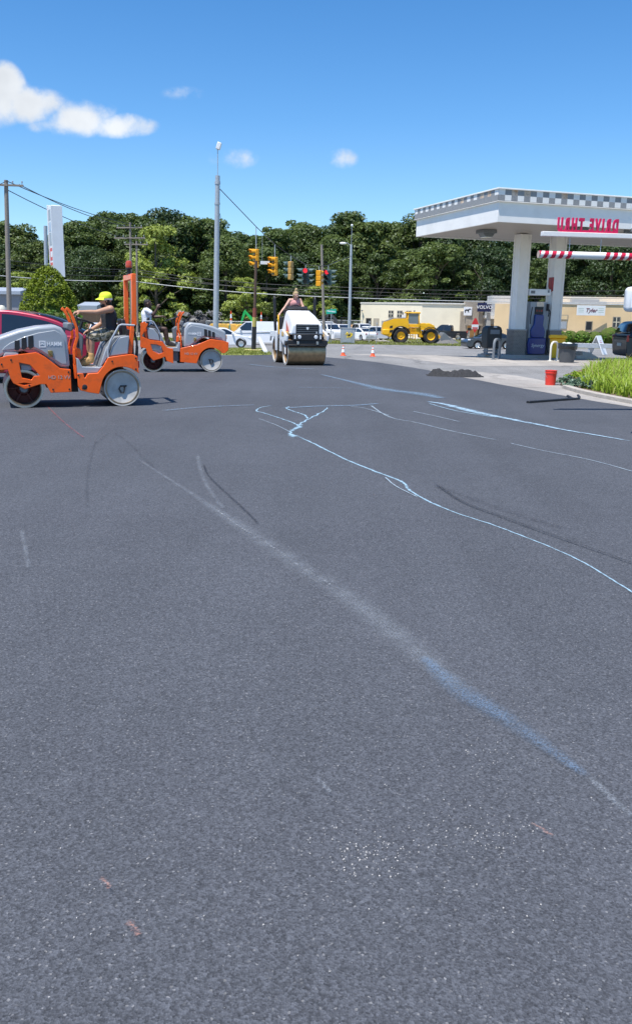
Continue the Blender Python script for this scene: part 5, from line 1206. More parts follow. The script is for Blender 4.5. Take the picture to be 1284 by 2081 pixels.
def seated(root, label, pose, skinm, clothes):
    """joints are given in the machine's own frame"""
    o = thing('person', root.matrix_world.translation, root.rotation_euler.z, label, 'person', 'people driving the rollers')
    seat = pose['seat']; bpy.context.view_layer.update()
    M = Matrix.Translation(root.location) @ Matrix.Rotation(root.rotation_euler.z, 4, 'Z')
    o.location = M @ seat
    J = {k: (v - seat if isinstance(v, Vector) else [(Vector(a) - seat, r0, Vector(b) - seat, r1) for a, r0, b, r1 in v]) for k, v in pose['J'].items()}
    caps, paint, fr = body(J, pose['face'])
    skin('body', caps, [skinm, EYE, LIP], o, paint=paint)
    clothes(o, J, fr)
    return o
def torso_caps(J, g, up=.0):
    pel = (J['hipL'] + J['hipR']) / 2; sh = (J['shL'] + J['shR']) / 2; lat = (J['shL'] - J['shR']).normalized(); ax = (sh - pel).normalized(); c = []
    c += [(J['hipL'] + ax * .03, .105 + g, J['hipR'] + ax * .03, .105 + g), (pel + ax * .02, .125 + g, pel + ax * .18, .115 + g), (pel + ax * .18, .115 + g, sh - ax * .10, .130 + g)]
    for s in (1, -1): c += [(pel + lat * s * .07, .10 + g, sh - ax * .10 + lat * s * .085, .100 + g), (sh - ax * .09 + lat * s * .085, .098 + g, sh - ax * .02 + lat * s * .085, .068 + g)]
    return c
V_ = Vector
SKIN_A = mat('tanned_skin', (.47, .26, .165), .5, var=.08); SKIN_B = mat('dark_skin', (.085, .045, .03), .45, var=.1); SKIN_C = mat('fair_skin', (.62, .36, .27), .5, var=.08)
HAIRD = mat('dark_hair', (.014, .011, .010), .6, var=.3, bump=.5, bscale=90); BLOND = mat('blond_hair', (.46, .33, .17), .6, var=.35, scale=30, bump=.6, bscale=80)
NEON = mat('neon_yellow_cloth', (.72, .90, .045), .8, var=.06); TANK = mat('charcoal_cloth', (.035, .034, .036), .9, var=.2, bump=.5, bscale=25)
WSHIRT = mat('white_cotton', (.78, .79, .82), .9, var=.05, bump=.5, bscale=18); PINK = mat('pink_cloth', (.70, .33, .31), .9, var=.1, bump=.5, bscale=18)
BOOT = mat('tan_boot', (.58, .34, .13), .75, var=.15); DPANTS = mat('dark_trousers', (.035, .03, .03), .9, var=.2); SOLE = mat('boot_sole', (.30, .2, .1), .8)
def camo():
    m, nt, b = mk('camo_cloth'); tcn = nt.nodes.new('ShaderNodeTexCoord')
    n = nnoise(nt, tcn.outputs['Object'], 11, 3, .5, .6); r = nt.nodes.new('ShaderNodeValToRGB'); nt.links.new(n, r.inputs[0]); r.color_ramp.interpolation = 'CONSTANT'
    for i, (p, c) in enumerate(((0, (.035, .035, .025)), (.42, (.17, .155, .10)), (.52, (.42, .38, .31)), (.60, (.10, .10, .06)))):
        e = r.color_ramp.elements[i] if i < 2 else r.color_ramp.elements.new(p); e.position = p; e.color = (*c, 1)
    nt.links.new(r.outputs[0], b.inputs['Base Color']); b.inputs['Roughness'].default_value = .9; return m
CAMO = camo()
def legcaps(J, g, frac):
    c = []
    for s in 'LR':
        k = J['kn' + s] if frac >= 1 else J['hip' + s].lerp(J['kn' + s], frac)
        c += [(J['hip' + s], .103 + g, k, .070 + g)]
        if frac > 1: c += [(J['kn' + s], .066 + g, J['kn' + s].lerp(J['an' + s], frac - 1), .052 + g)]
    return c + [(J['hipL'], .11 + g, J['hipR'], .11 + g)]
def boots(o, J, m):
    for s in 'LR':
        a, t = J['an' + s], J['toe' + s]; b = skin('boot', [(a + V_((0, 0, .08)), .055, a, .055), (a - V_((0, 0, .02)), .052, t - V_((0, 0, .012)), .046), (a + (t - a) * .4 + V_((0, 0, .02)), .05, t, .042)], [m], o, .009)
        d = (t - a); d.z = 0; d.normalize(); n_ = V_((-d.y, d.x, 0))
        x = MB(); ce = a.lerp(t, .45); rot = Matrix.Rotation(math.atan2(d.y, d.x), 3, 'Z'); x.box((ce.x, ce.y, min(a.z, t.z) - .058), ((t - a).length + .10, .095, .025), rot); x.build('sole', SOLE, b, bevel=.008)
def cap_hat(o, fr, m, tilt=.02):
    h, f, e, u = fr; M = Matrix((f, e, u)).transposed().to_4x4(); M.translation = h + u * .035 - f * .012
    x = MB(M); prof = [(.112, .0), (.113, .03), (.106, .062), (.085, .092), (.05, .108), (.001, .113)]
    x.lathe(prof, 28); c = x.build('cap', m, o, smooth=60)
    x = MB(M); n = 16; vs = []
    for i in range(n + 1):
        a = R(-62 + 124 * i / n); r1 = .185 - .018 * (i - n / 2) ** 2 / (n / 2) ** 2
        for (rr, zz) in ((.105, .012), (r1, -.018 - .012 * (abs(i - n / 2) / (n / 2)) ** 2), (r1, -.012 - .012 * (abs(i - n / 2) / (n / 2)) ** 2), (.105, .02)): vs.append((rr * math.cos(a), rr * math.sin(a) * .98, zz))
    x.add(vs, [(4 * i + q, 4 * i + (q + 1) % 4, 4 * i + 4 + (q + 1) % 4, 4 * i + 4 + q) for i in range(n) for q in range(4)] + [(0, 1, 2, 3), (4 * n, 4 * n + 1, 4 * n + 2, 4 * n + 3)]); x.build('brim', m, c)
    return c
bpy.context.view_layer.update()
# man in the yellow cap on the near roller
def ja(x, y, Y): X, Z = ra(x, y); return V_((X, Y, Z))
P = {}
P['hipL'] = ja(895, 672, .11); P['hipR'] = ja(895, 672, -.11); P['shL'] = ja(893, 485, .205); P['shR'] = ja(884, 490, -.195)
P['head'] = ja(868, 418, .0)
P['elL'] = ja(775, 512, .27); P['wrL'] = ja(662, 510, .285); P['elR'] = ja(846, 600, -.27); P['wrR'] = ja(752, 652, -.19)
P['knL'] = ja(738, 706, .20); P['knR'] = ja(742, 700, -.20); P['anL'] = ja(733, 872, .20); P['anR'] = ja(738, 872, -.20)
P['toeL'] = ja(664, 903, .22); P['toeR'] = ja(668, 903, -.22)
P['handL'] = hand(P['wrL'], V_((1, .0, -.05)), V_((0, .35, 1)), -1, .95); P['handR'] = hand(P['wrR'], V_((1, .05, -.35)), V_((.3, 0, 1)), 1, .55)
def clothA(o, J, fr):
    h, f, e, u = fr
    skin('tank_top', torso_caps(J, .013), [TANK], o, .010, 4)
    skin('shorts', legcaps(J, .018, .93), [CAMO], o, .011, 3)
    boots(o, J, BOOT)
    c = cap_hat(o, fr, NEON)
    x = MB(Matrix.Translation(h + u * .012 - f * .02) @ Matrix((f, e, u)).transposed().to_4x4()); x.lathe([(.100, -.012), (.106, 0), (.104, .024)], 26); x.build('headband', LOGO, o)
    skin('hair', [(h - f * .055 + u * .01, .066, h - f * .05 - u * .075, .05), (h - f * .02 + e * .06 - u * .0, .048, h - f * .02 + e * .055 - u * .045, .036), (h - f * .02 - e * .06, .048, h - f * .02 - e * .055 - u * .045, .036)], [HAIRD], o, .009, 3)
    skin('beard', [(h + f * .045 - u * .082 + e * .03, .030, h + f * .062 - u * .092, .034), (h + f * .045 - u * .082 - e * .03, .030, h + f * .062 - u * .092, .034)], [HAIRD], o, .007, 3)
seated(rollA, 'man in neon yellow cap, black tank top and camouflage shorts driving an orange roller', dict(seat=ja(905, 700, 0), J=P, face=V_((1, .12, -.05))), SKIN_A, clothA)
# man in white on the farther roller (right side towards us)
P = {k: (V_(v) if isinstance(v, Vector) else v) for k, v in P.items()}
def jb(x, y, Y): X, Z = rb2(x, y); return V_((X, Y, Z))
P['hipL'] = V_((-.83, .11, 1.20)); P['hipR'] = V_((-.83, -.11, 1.20)); P['shL'] = V_((-.86, .20, 1.66)); P['shR'] = V_((-.84, -.205, 1.66)); P['head'] = V_((-.79, -.01, 1.83))
P['elL'] = V_((-.62, .27, 1.48)); P['wrL'] = V_((-.42, .18, 1.50)); P['elR'] = V_((-.66, -.27, 1.55)); P['wrR'] = V_((-.56, -.28, 1.72))
P['knL'] = V_((-.43, .20, 1.14)); P['knR'] = V_((-.43, -.20, 1.15)); P['anL'] = V_((-.36, .20, .77)); P['anR'] = V_((-.36, -.2, .77)); P['toeL'] = V_((-.2, .21, .735)); P['toeR'] = V_((-.2, -.21, .735))
P['handL'] = hand(P['wrL'], V_((1, -.1, .0)), V_((0, .2, 1)), -1, .95); P['handR'] = hand(P['wrR'], V_((.35, 0, 1)), V_((-.5, -.6, .2)), 1, .8)
SB = V_((-.08, 0, -.01))
for k in ('hipL', 'hipR', 'shL', 'shR', 'head', 'elL', 'elR', 'wrL', 'wrR'): P[k] = P[k] + SB
P['handL'] = hand(P['wrL'], V_((1, -.1, .0)), V_((0, .2, 1)), -1, .95); P['handR'] = hand(P['wrR'], V_((.35, 0, 1)), V_((-.5, -.6, .2)), 1, .8)
def clothB(o, J, fr):
    h, f, e, u = fr; c = torso_caps(J, .016)
    for s in 'LR': c += [(J['sh' + s], .074, J['sh' + s].lerp(J['el' + s], .55), .066)]
    skin('shirt', c, [WSHIRT], o, .011, 4)
    skin('shorts', legcaps(J, .016, .7), [DPANTS], o, .011, 3); boots(o, J, DPANTS)
    skin('hair', [(h - f * .03 + u * .045, .092, h - f * .01 + u * .05, .084), (h - f * .05 - u * .01, .07, h - f * .05 - u * .03, .06)], [HAIRD], o, .009, 3)
    skin('beard', [(h + f * .045 - u * .085 + e * .03, .030, h + f * .062 - u * .095, .034), (h + f * .045 - u * .085 - e * .03, .030, h + f * .062 - u * .095, .034)], [HAIRD], o, .007, 3)
seated(rollB, 'man in a white t-shirt with one hand raised driving the farther orange roller', dict(seat=V_((-.85, 0, 1.10)), J=P, face=V_((1, -.12, 0))), SKIN_B, clothB)
# woman standing at the white roller's wheel
P = dict(P)
P['hipL'] = V_((-.66, .10, 1.62)); P['hipR'] = V_((-.66, -.10, 1.62)); P['shL'] = V_((-.58, .175, 2.08)); P['shR'] = V_((-.58, -.175, 2.07)); P['head'] = V_((-.50, .02, 2.235))
P['elL'] = V_((-.46, .27, 1.86)); P['wrL'] = V_((-.38, .14, 1.84)); P['elR'] = V_((-.52, -.36, 1.83)); P['wrR'] = V_((-.44, -.54, 1.63))
P['knL'] = V_((-.64, .12, 1.22)); P['knR'] = V_((-.64, -.12, 1.22)); P['anL'] = V_((-.68, .12, .93)); P['anR'] = V_((-.68, -.12, .93)); P['toeL'] = V_((-.52, .13, .905)); P['toeR'] = V_((-.52, -.13, .905))
P['handL'] = hand(P['wrL'], V_((.6, -.8, -.1)), V_((0, 0, 1)), -1, .95); P['handR'] = hand(P['wrR'], V_((.3, -.5, -.75)), V_((.4, -.6, .6)), 1, .9)
def clothC(o, J, fr):
    h, f, e, u = fr
    skin('top', torso_caps(J, .014), [PINK], o, .010, 4); skin('trousers', legcaps(J, .012, 1.9), [DPANTS], o, .011, 3); boots(o, J, DPANTS)
    skin('hair', [(h - f * .03 + u * .04, .098, h - f * .005 + u * .055, .088), (h - f * .05, .075, h - f * .06 - u * .13, .06), (h - f * .03 + u * .12, .055, h - f * .03 + u * .19, .05), (h - f * .01 + e * .07 + u * .01, .04, h - f * .02 + e * .075 - u * .07, .025), (h - f * .01 - e * .07 + u * .01, .04, h - f * .02 - e * .075 - u * .07, .025)], [BLOND], o, .009, 3)
seated(wr_, 'blond woman in a sleeveless pink top standing at the wheel of the white roller', dict(seat=V_((-.66, 0, .865)), J=P, face=V_((1, .25, -.25))), SKIN_C, clothC)
# ------------------------------------------------------------------ cars
def smoothp(pts, k=5):
    out = []; n = len(pts)
    for i in range(n - 1):
        a = pts[max(i - 1, 0)]; b, c = pts[i], pts[i + 1]; d = pts[min(i + 2, n - 1)]
        for j in range(k):
            t = j / k; out.append(tuple(.5 * (2 * b[q] + (c[q] - a[q]) * t + (2 * a[q] - 5 * b[q] + 4 * c[q] - d[q]) * t * t + (3 * b[q] - a[q] - 3 * c[q] + d[q]) * t ** 3) for q in (0, 1)))
    return out + [pts[-1]]
KINDS = {   # fractions of length / height: belt line, cabin curve, wheels, window pillars
 'sedan': dict(front=.29, rear=-.29, top=[(-.5, .34), (-.495, .56), (-.46, .63), (-.36, .66), (.18, .655), (.28, .635), (.42, .56), (.485, .46), (.5, .32)], cab=[(-.40, .645), (-.27, .87), (-.14, .975), (-.02, 1.0), (.08, .955), (.25, .655)], win=[(-.30, -.035), (-.015, .17)], belt=.66),
 'coupe': dict(front=.30, rear=-.285, top=[(-.5, .36), (-.497, .60), (-.465, .665), (-.36, .675), (.18, .655), (.28, .635), (.42, .56), (.485, .46), (.5, .32)], cab=[(-.425, .665), (-.30, .865), (-.17, .965), (-.045, 1.0), (.07, .955), (.25, .655)], win=[(-.335, -.062), (-.04, .17)], belt=.665),
 'suv': dict(front=.30, rear=-.29, top=[(-.5, .34), (-.5, .58), (-.47, .63), (.2, .63), (.32, .60), (.45, .54), (.495, .46), (.5, .3)], cab=[(-.485, .62), (-.44, .93), (-.34, 1.0), (-.05, 1.0), (.08, .96), (.235, .63)], win=[(-.44, -.23), (-.21, -.02), (0, .17)], belt=.63),
 'pickup': dict(front=.31, rear=-.30, top=[(-.5, .32), (-.5, .57), (-.48, .585), (-.12, .585), (.22, .60), (.30, .60), (.46, .565), (.495, .5), (.5, .3)], cab=[(-.135, .58), (-.12, .93), (-.07, .99), (.05, 1.0), (.12, .95), (.245, .60)], win=[(-.11, .03), (.05, .18)], belt=.60),
 'van': dict(front=.33, rear=-.29, top=[(-.5, .25), (-.5, .58), (-.49, .6), (.25, .60), (.36, .56), (.47, .48), (.5, .42), (.5, .22)], cab=[(-.497, .58), (-.49, .95), (-.46, 1.0), (.12, 1.0), (.20, .95), (.345, .57)], win=[(.10, .27)], belt=.60),
}
PLATE = mat('number_plate', (.6, .6, .55), .5)
def car(kind, L, W, H, paint, loc, yaw, label, cat, group=None, wr=.33, name='parked_car', dark_rim=False):
    K = KINDS[kind]; t = thing(name, loc, yaw, label, cat, group)
    gc = .17; xf, xr = K['front'] * L, K['rear'] * L; ar = wr + .06
    top = [(x * L, z * H) for x, z in smoothp(K['top'], 3)]
    low = [(.49 * L, gc + .05), (.46 * L, gc)]
    for cx in (xf, xr):
        low += [(cx + ar * math.cos(R(a)), wr + ar * math.sin(R(a))) for a in range(-18, 199, 18)]
    low += [(-.46 * L, gc), (-.49 * L, gc + .08)]
    poly = top + low
    def wy(x, z, s):
        u = abs(x) / (.5 * L); w = W / 2 * (1 - .16 * max(0, (u - .72) / .28) ** 2)
        q = z / (K['belt'] * H); w *= 1 - .05 * max(0, 1 - q / .55) - .045 * max(0, (q - .75) / .25) ** 2
        return s * w
    x = MB(); n = len(poly)
    lv_ = [(-1, 1.0), (1, 1.0)]
    vs = []
    for s in (-1, 1): vs += [(p[0], wy(p[0], p[1], s), p[1]) for p in poly]
    x.add(vs, [tuple(range(n))[::-1], tuple(range(n, 2 * n))] + [(i, (i + 1) % n, n + (i + 1) % n, n + i) for i in range(n)])
    bo = x.build('body', paint, t, bevel=.045, seg=3, smooth=40)
    MB().box((0, 0, gc + .18), (L * .9, W * .86, .2)).build('underbody', BLACKP, t)
    cab = [(a * L, b * H) for a, b in smoothp(K['cab'], 5)]
    bz = K['belt'] * H
    tum = .30 if kind != 'van' else .12
    def cy(z, s, e=0): return s * (W / 2 * .945 - tum * max(0, z - bz) + e)
    x = MB(); n = len(cab); cz = [(a, b) for a, b in cab]
    base = [(cab[-1][0], bz - .08), (cab[0][0], bz - .08)]
    pl = cz + base; n = len(pl); vs = []
    for s in (-1, 1): vs += [(p[0], cy(p[1], s), p[1]) for p in pl]
    x.add(vs, [tuple(range(n))[::-1], tuple(range(n, 2 * n))] + [(i, (i + 1) % n, n + (i + 1) % n, n + i) for i in range(n)])
    ro = x.build('roof', paint, t, bevel=.03, smooth=40)
    def ztop(xx):
        for (a, za), (b, zb) in zip(cab, cab[1:]):
            if a <= xx <= b: return za + (zb - za) * (xx - a) / max(1e-6, b - a)
        return bz
    for s in (-1, 1):
        for (a, b) in K['win']:
            a, b = a * L, b * L; N = 10; ring = []
            zt = [(a + (b - a) * i / N, max(bz + .05, ztop(a + (b - a) * i / N) - .085)) for i in range(N + 1)]
            ring = zt + [(b, bz + .035), (a, bz + .035)]
            w = MB(); vs = [(p[0], cy(p[1], s, .006), p[1]) for p in ring] + [(p[0], cy(p[1], s, -.01), p[1]) for p in ring]; m_ = len(ring)
            w.add(vs, [tuple(range(m_)), tuple(range(m_, 2 * m_))[::-1]] + [(i, (i + 1) % m_, m_ + (i + 1) % m_, m_ + i) for i in range(m_)]); w.build('side_window', GLASS, t, smooth=0)
        # trim line, mirror, lamps
        w = MB(); xa = K['win'][-1][1] * L; w.box((xa - .05, s * (W / 2 + .05), bz + .08), (.14, .2, .13)); w.build('wing_mirror', paint, t, bevel=.03)
        w = MB(); hx = .455 * L; w.box((hx, wy(hx, .6, s) * .90, K['top'][-3][1] * H * .98 - .02), (.22, .26, .13), Matrix.Rotation(R(-22 * s), 3, 'Z')); w.build('headlight', LAMPW, t, bevel=.03)
        w = MB(); w.box((-.490 * L, wy(-.49 * L, .7, s) * .90, .56 * H if kind != 'van' else .45 * H), (.10, .20, .14 if kind in ('sedan', 'coupe') else .28), Matrix.Rotation(R(14 * s), 3, 'Z')); w.build('taillight', LAMPR, t, bevel=.02)
        for cx in (xf, xr):
            yy_ = s * (W / 2 - .13)
            d = MB(); d.lathe([(wr * .66, -.10), (wr * .9, -.11), (wr, -.08), (wr, .08), (wr * .9, .11), (wr * .66, .10)], 28, (cx, yy_, wr), 'y', False); wh = d.build('wheel', RUBBER, t)
            d = MB(); d.lathe([(.001, s * .075), (wr * .15, s * .08), (wr * .18, s * .05), (wr * .6, s * .06), (wr * .68, s * .09), (wr * .68, -s * .05)], 24, (cx, yy_, wr), 'y')
            for k in range(5):
                a = k * 1.2566; d.box((cx + math.cos(a) * wr * .38, yy_ + s * .072, wr + math.sin(a) * wr * .38), (wr * .5, .03, wr * .16), Matrix.Rotation(-a, 3, 'Y'))
            d.build('rim', DGREYP if dark_rim else CHROME, wh)
    # windscreen and rear glass follow the cabin curve
    def glassband(za, zb, front, nm):
        seg = [p for p in (cab[len(cab) // 2:] if front else cab[:len(cab) // 2]) if za <= p[1] <= zb]
        if len(seg) < 2: return
        w = MB(); vs = []
        for p in seg:
            for s in (-1, 1): vs.append((p[0] + (.012 if front else -.012), cy(p[1], s) - s * .075, p[1] + .012))
        w.add(vs, [(2 * i, 2 * i + 1, 2 * i + 3, 2 * i + 2) for i in range(len(seg) - 1)])
        o = w.build(nm, GLASS, t); so = o.modifiers.new('thick', 'SOLIDIFY'); so.thickness = .012; so.offset = 0
    glassband(bz + .03, H * .965, True, 'windscreen')
    if kind not in ('van',): glassband(bz + .03, H * .955, False, 'rear_window')
    w = MB(); w.box((.492 * L, 0, .36 * H), (.05, W * .62, .16)); w.build('grille', BLACKP, t, bevel=.02)
    w = MB(); w.box((-.502 * L, 0, .40 * H), (.015, .45, .13)); w.build('number_plate', PLATE, t)
    if kind == 'pickup':
        w = MB(); w.box((-.305 * L, 0, .586 * H), (.34 * L, W * .78, .02)); w.build('bed', BLACKP, t)
    return t
def paint(name, c, metal=.0, coat=.8): return mat(name, c, .35, metal=metal, var=.04, coat=coat, scale=3)
CRIM = paint('crimson_paint', (.34, .012, .040), .25); CWHITE = paint('white_car_paint', (.80, .81, .82)); CGREY = paint('graphite_paint', (.055, .06, .07), .4); CBLACK = paint('black_car_paint', (.012, .013, .016)); CNAVY = paint('navy_car_paint', (.004, .005, .012), 0, .3); CBLUE = paint('pale_blue_paint', (.30, .42, .48), .2)
# crimson car behind the near roller: its tail ends near px 222
rc = on(222, 700, 20.4); hd = Vector((-1, -.10, 0)).normalized()
rl_ = Vector((rc.x, 20.4, .012)) + hd * 2.5
car('coupe', 5.0, 1.88, 1.60, CRIM, rl_, yawof(hd), 'crimson car with dark windows parked behind the near orange roller', 'car', wr=.35)
def atcar(px, d): return gp(px, d)
car('sedan', 4.7, 1.8, 1.46, CWHITE, gp(452, 66), R(8), 'white car just right of the tall mast pole', 'car')
car('van', 5.9, 2.0, 2.0, CWHITE, gp(528, 77), R(176), 'white delivery van behind the thin brown signal pole', 'van', wr=.36)
car('sedan', 4.6, 1.8, 1.46, CGREY, gp(992, 77), R(192), 'graphite grey car on the road left of the black bin', 'car')
car('suv', 4.7, 1.92, 1.68, CNAVY, gp(1364, 39), R(3), 'dark navy car cut off by the right edge behind the bed', 'car', wr=.36)
car('pickup', 5.6, 1.95, 1.9, CBLACK, gp(906, 112), R(160), 'black pickup truck parked in front of the cream building', 'pickup', wr=.39)
G = 'white vehicles parked on the gravel lot'
car('suv', 4.8, 1.95, 1.85, CWHITE, gp(738, 110), R(-75), 'white off-road car with its back to us behind the light pole', 'car', G, .38)
car('sedan', 4.6, 1.8, 1.45, CWHITE, gp(734, 102), R(118), 'white car with red tail lamps right of the control cabinet', 'car', G)
car('suv', 4.5, 1.8, 1.6, CWHITE, gp(766, 106), R(40), 'white car half hidden behind the yellow loader', 'car', G)
car('pickup', 5.5, 1.95, 1.85, CWHITE, gp(668, 104), R(-62), 'white pickup truck right of the leaning wooden pole', 'pickup', G, .38)
car('suv', 4.7, 1.9, 1.75, CWHITE, gp(696, 108), R(-70), 'white car with a dark rear window left of the light pole', 'car', G, .36)
car('van', 5.2, 1.95, 2.0, CWHITE, gp(657, 116), R(-60), 'white van farthest back behind the white roller', 'van', G, .34)
car('sedan', 4.5, 1.8, 1.45, CBLUE, gp(676, 111), R(-60), 'pale blue car between the white vehicles', 'car', None)
car('suv', 4.6, 1.85, 1.65, CWHITE, gp(207, 66), R(-80), 'white car seen under the arm of the man in the yellow cap', 'car', None)
# ------------------------------------------------------------------ cones
CONEM = mat('cone_orange', (.85, .10, .02), .45, var=.06)
cone = thing('traffic_cone', (0, 0, 0), 0, 'orange traffic cone with a white collar nearer the white roller', 'traffic cone', 'traffic cones on the road')
x = MB(); x.box((0, 0, .02), (.40, .40, .04)); x.build('base', CONEM, cone, bevel=.012)
x = MB(); x.lathe([(.155, .04), (.14, .06), (.035, .70), (.025, .71), (.001, .71)], 24); co_ = x.build('cone', CONEM, cone)
x = MB(); x.lathe([(.125, .24), (.086, .455)], 24, caps=False); x.build('collar', WHITE, co_); x = MB(); x.lathe([(.074, .52), (.053, .63)], 24, caps=False); x.build('upper_collar', WHITE, co_)
def tocone(px, py):
    d = 56; p = gp(px, d); return p
c1_ = at(697, 723); c2_ = at(757, 724.5)
cone.location = c1_; cone2 = dup(cone); cone2.location = c2_; cone2['label'] = 'orange traffic cone with a white collar nearer the yellow loader'
for c in (cone, cone2):
    s = 20.5 * c.location.y / FPX / .71; c.scale = (s, s, s)
# ------------------------------------------------------------------ wheel loader
def loader(loc, yaw, label):
    t = thing('wheel_loader', loc, yaw, label, 'loader'); Y = YELLOW
    wr = .80
    for cx in (-1.65, 1.55):
        for s in (-1, 1):
            d = MB(); d.lathe([(wr * .52, -.26), (wr * .85, -.30), (wr * .97, -.22), (wr, -.1), (wr, .1), (wr * .97, .22), (wr * .85, .30), (wr * .52, .26)], 36, (cx, s * 1.02, wr), 'y', False)
            for k in range(24):
                a = k * math.pi / 12; d.box((cx + math.cos(a) * wr * .985, s * 1.02, wr + math.sin(a) * wr * .985), (.05, .46, .09), Matrix.Rotation(-a, 3, 'Y'))
            w = d.build('wheel', RUBBER, t)
            d = MB(); d.lathe([(.001, s * .14), (wr * .16, s * .16), (wr * .2, s * .1), (wr * .42, s * .12), (wr * .54, s * .24), (wr * .56, s * .27), (wr * .56, -s * .2)], 28, (cx, s * 1.02, wr), 'y'); d.build('rim', Y, w)
    x = MB(); x.prism([(-3.5, .95), (-3.55, 1.6), (-3.35, 2.2), (-2.4, 2.55), (-1.0, 2.6), (-.85, 2.35), (-.75, 1.6), (-1.0, 1.55)] + [(-1.65 + 1.0 * math.cos(R(a)), .78 + 1.0 * math.sin(R(a))) for a in (48, 70, 90, 110, 132, 150)] + [(-2.6, .85)], -.82, .82); x.build('engine_hood', Y, t, bevel=.07)
    x = MB(); x.prism([(-3.3, 2.22), (-2.4, 2.57), (-1.1, 2.63), (-1.1, 2.68), (-2.4, 2.64), (-3.32, 2.28)], -.6, .6); x.build('hood_top', DGREYP, t)
    for s in (-1, 1):
        for (a, b, c, d) in ((-2.85, -2.55, 1.55, 1.85), (-2.85, -2.55, 1.1, 1.4)):
            x = MB(); x.prism([(a, c), (b, c + .05), (b + .05, d), (a + .04, d - .06)], s * .825, s * .835); x.build('louvre', BLACKP, t)
        x = MB(); x.prism([(-1.65 + q * math.cos(R(a)), .78 + q * math.sin(R(a))) for q, aa in ((1.02, range(20, 171, 15)), (.94, range(170, 19, -15))) for a in aa], s * .7, s * 1.34); x.build('mudguard', BLACKP, t)
        x = MB(); x.prism([(1.55 + q * math.cos(R(a)), .78 + q * math.sin(R(a))) for q, aa in ((.98, range(40, 171, 13)), (.92, range(170, 39, -13))) for a in aa], s * .7, s * 1.32); x.build('mudguard', BLACKP, t)
        x = MB()
        for k in range(4): x.box((-.35, s * 1.0, .45 + .32 * k), (.5 - .04 * k, .28, .05))
        x.box((-.62, s * 1.0, 1.0), (.05, .25, 1.2)); x.box((-.08, s * 1.0, 1.0), (.05, .25, 1.2)); x.build('steps', Y, t)
    x = MB(); x.box((-3.2, 0, 1.15), (.75, 1.9, .55)); x.prism([(-3.6, .9), (-2.7, .62), (-2.6, .9), (-3.58, 1.3)], -.9, .9); x.build('counterweight', Y, t, bevel=.06)
    x = MB(); x.box((-.2, 0, 1.3), (1.6, 1.1, .7)); x.prism([(.4, .6), (2.2, .8), (2.0, 1.9), (1.4, 2.15), (.6, 2.0), (.3, 1.4)], -.55, .55); x.build('frame', Y, t, bevel=.04)
    # cab: four posts, glass, roof
    x = MB()
    for (px_, s) in ((-.95, -1), (-.95, 1), (.35, -1), (.35, 1)): x.tube([(px_, s * .66, 1.7), (px_ * (.92 if px_ < 0 else .75), s * .62, 3.12)], .065, 8)
    x.box((-.3, 0, 1.85), (1.45, 1.36, .35)); x.box((-.9, 0, 2.5), (.12, 1.2, 1.1)); x.build('cab_frame', Y, t, bevel=.02)
    x = MB(); x.box((-.35, 0, 3.2), (1.55, 1.5, .16)); x.build('cab_roof', Y, t, bevel=.05)
    x = MB()
    x.box((-.3, -.64, 2.58), (1.05, .02, 1.05)); x.box((-.3, .64, 2.58), (1.05, .02, 1.05)); x.prism([(.36, 2.02), (.38, 2.02), (.30, 3.1), (.28, 3.1)], -.58, .58); x.build('cab_glass', mat('loader_glass', (.16, .20, .22), .06, var=.15, coat=.5), t, smooth=0)
    x = MB(); x.box((-.35, 0, 2.2), (.5, .5, .15)); x.box((-.55, 0, 2.55), (.14, .48, .6)); x.build('seat', BLACKP, t)
    x = MB(); x.tube([(-1.3, .4, 2.5), (-1.3, .4, 3.15), (-1.36, .4, 3.25)], .06, 10); x.build('exhaust', DGREYP, t)
    x = MB(); x.box((-1.35, -.45, 2.78), (.42, .05, .42)); x.build('white_board', WHITE, t)
    SH = Matrix.Translation((-.62, 0, 0))
    for s in (-1, 1):   # lift arms and bucket
        x = MB(SH); x.prism([(1.0, 2.1), (1.6, 2.15), (2.4, 1.7), (3.3, .78), (3.55, .52), (3.45, .38), (3.1, .55), (2.2, 1.3), (1.4, 1.75), (1.0, 1.8)], s * .42, s * .56); x.build('lift_arm', Y, t, bevel=.02)
        x = MB(SH); x.tube([(1.2, s * .62, 1.35), (2.5, s * .62, 1.35)], .07, 10); x.build('ram', CHROME, t)
    x = MB(SH); x.prism([(1.6, 2.1), (2.3, 2.1), (2.9, 1.6), (3.25, 1.05), (3.1, .95), (2.5, 1.5), (1.7, 1.85)], -.1, .1); x.build('tilt_link', DGREYP, t, bevel=.02)
    x = MB(SH); bp_ = [(3.35, .12), (4.55, .08), (4.6, .12), (3.55, .22), (3.40, .42), (3.42, .8), (3.62, 1.14), (3.58, 1.2), (3.30, .85), (3.25, .4)]
    x.prism(bp_, -1.28, 1.28)
    for s in (-1, 1): x.prism([(3.35, .12), (4.55, .09), (4.4, .35), (3.9, .95), (3.62, 1.18), (3.32, .85), (3.27, .4)], s * 1.25, s * 1.29)
    x.build('bucket', DGREYP, t, bevel=.01)
    return t
lq = at(846, 696.5)
LD = loader(gp(842, 95), R(2), 'big yellow wheel loader parked on the verge with its bucket lowered')
x = MB(); n = 22; vs = []; rq = random.Random(12)
for j in range(n + 1):
    for i in range(n + 1):
        a, b = (i / n - .5) * 2, (j / n - .5) * 2; vs.append((a * 1.6, b * 1.2, max(0, 1.0 * (1 - math.sqrt(a * a + b * b) ** 1.0)) * rq.uniform(.93, 1.07)))
x.add(vs, [(j * (n + 1) + i, j * (n + 1) + i + 1, (j + 1) * (n + 1) + i + 1, (j + 1) * (n + 1) + i) for i in range(n) for j in range(n)])
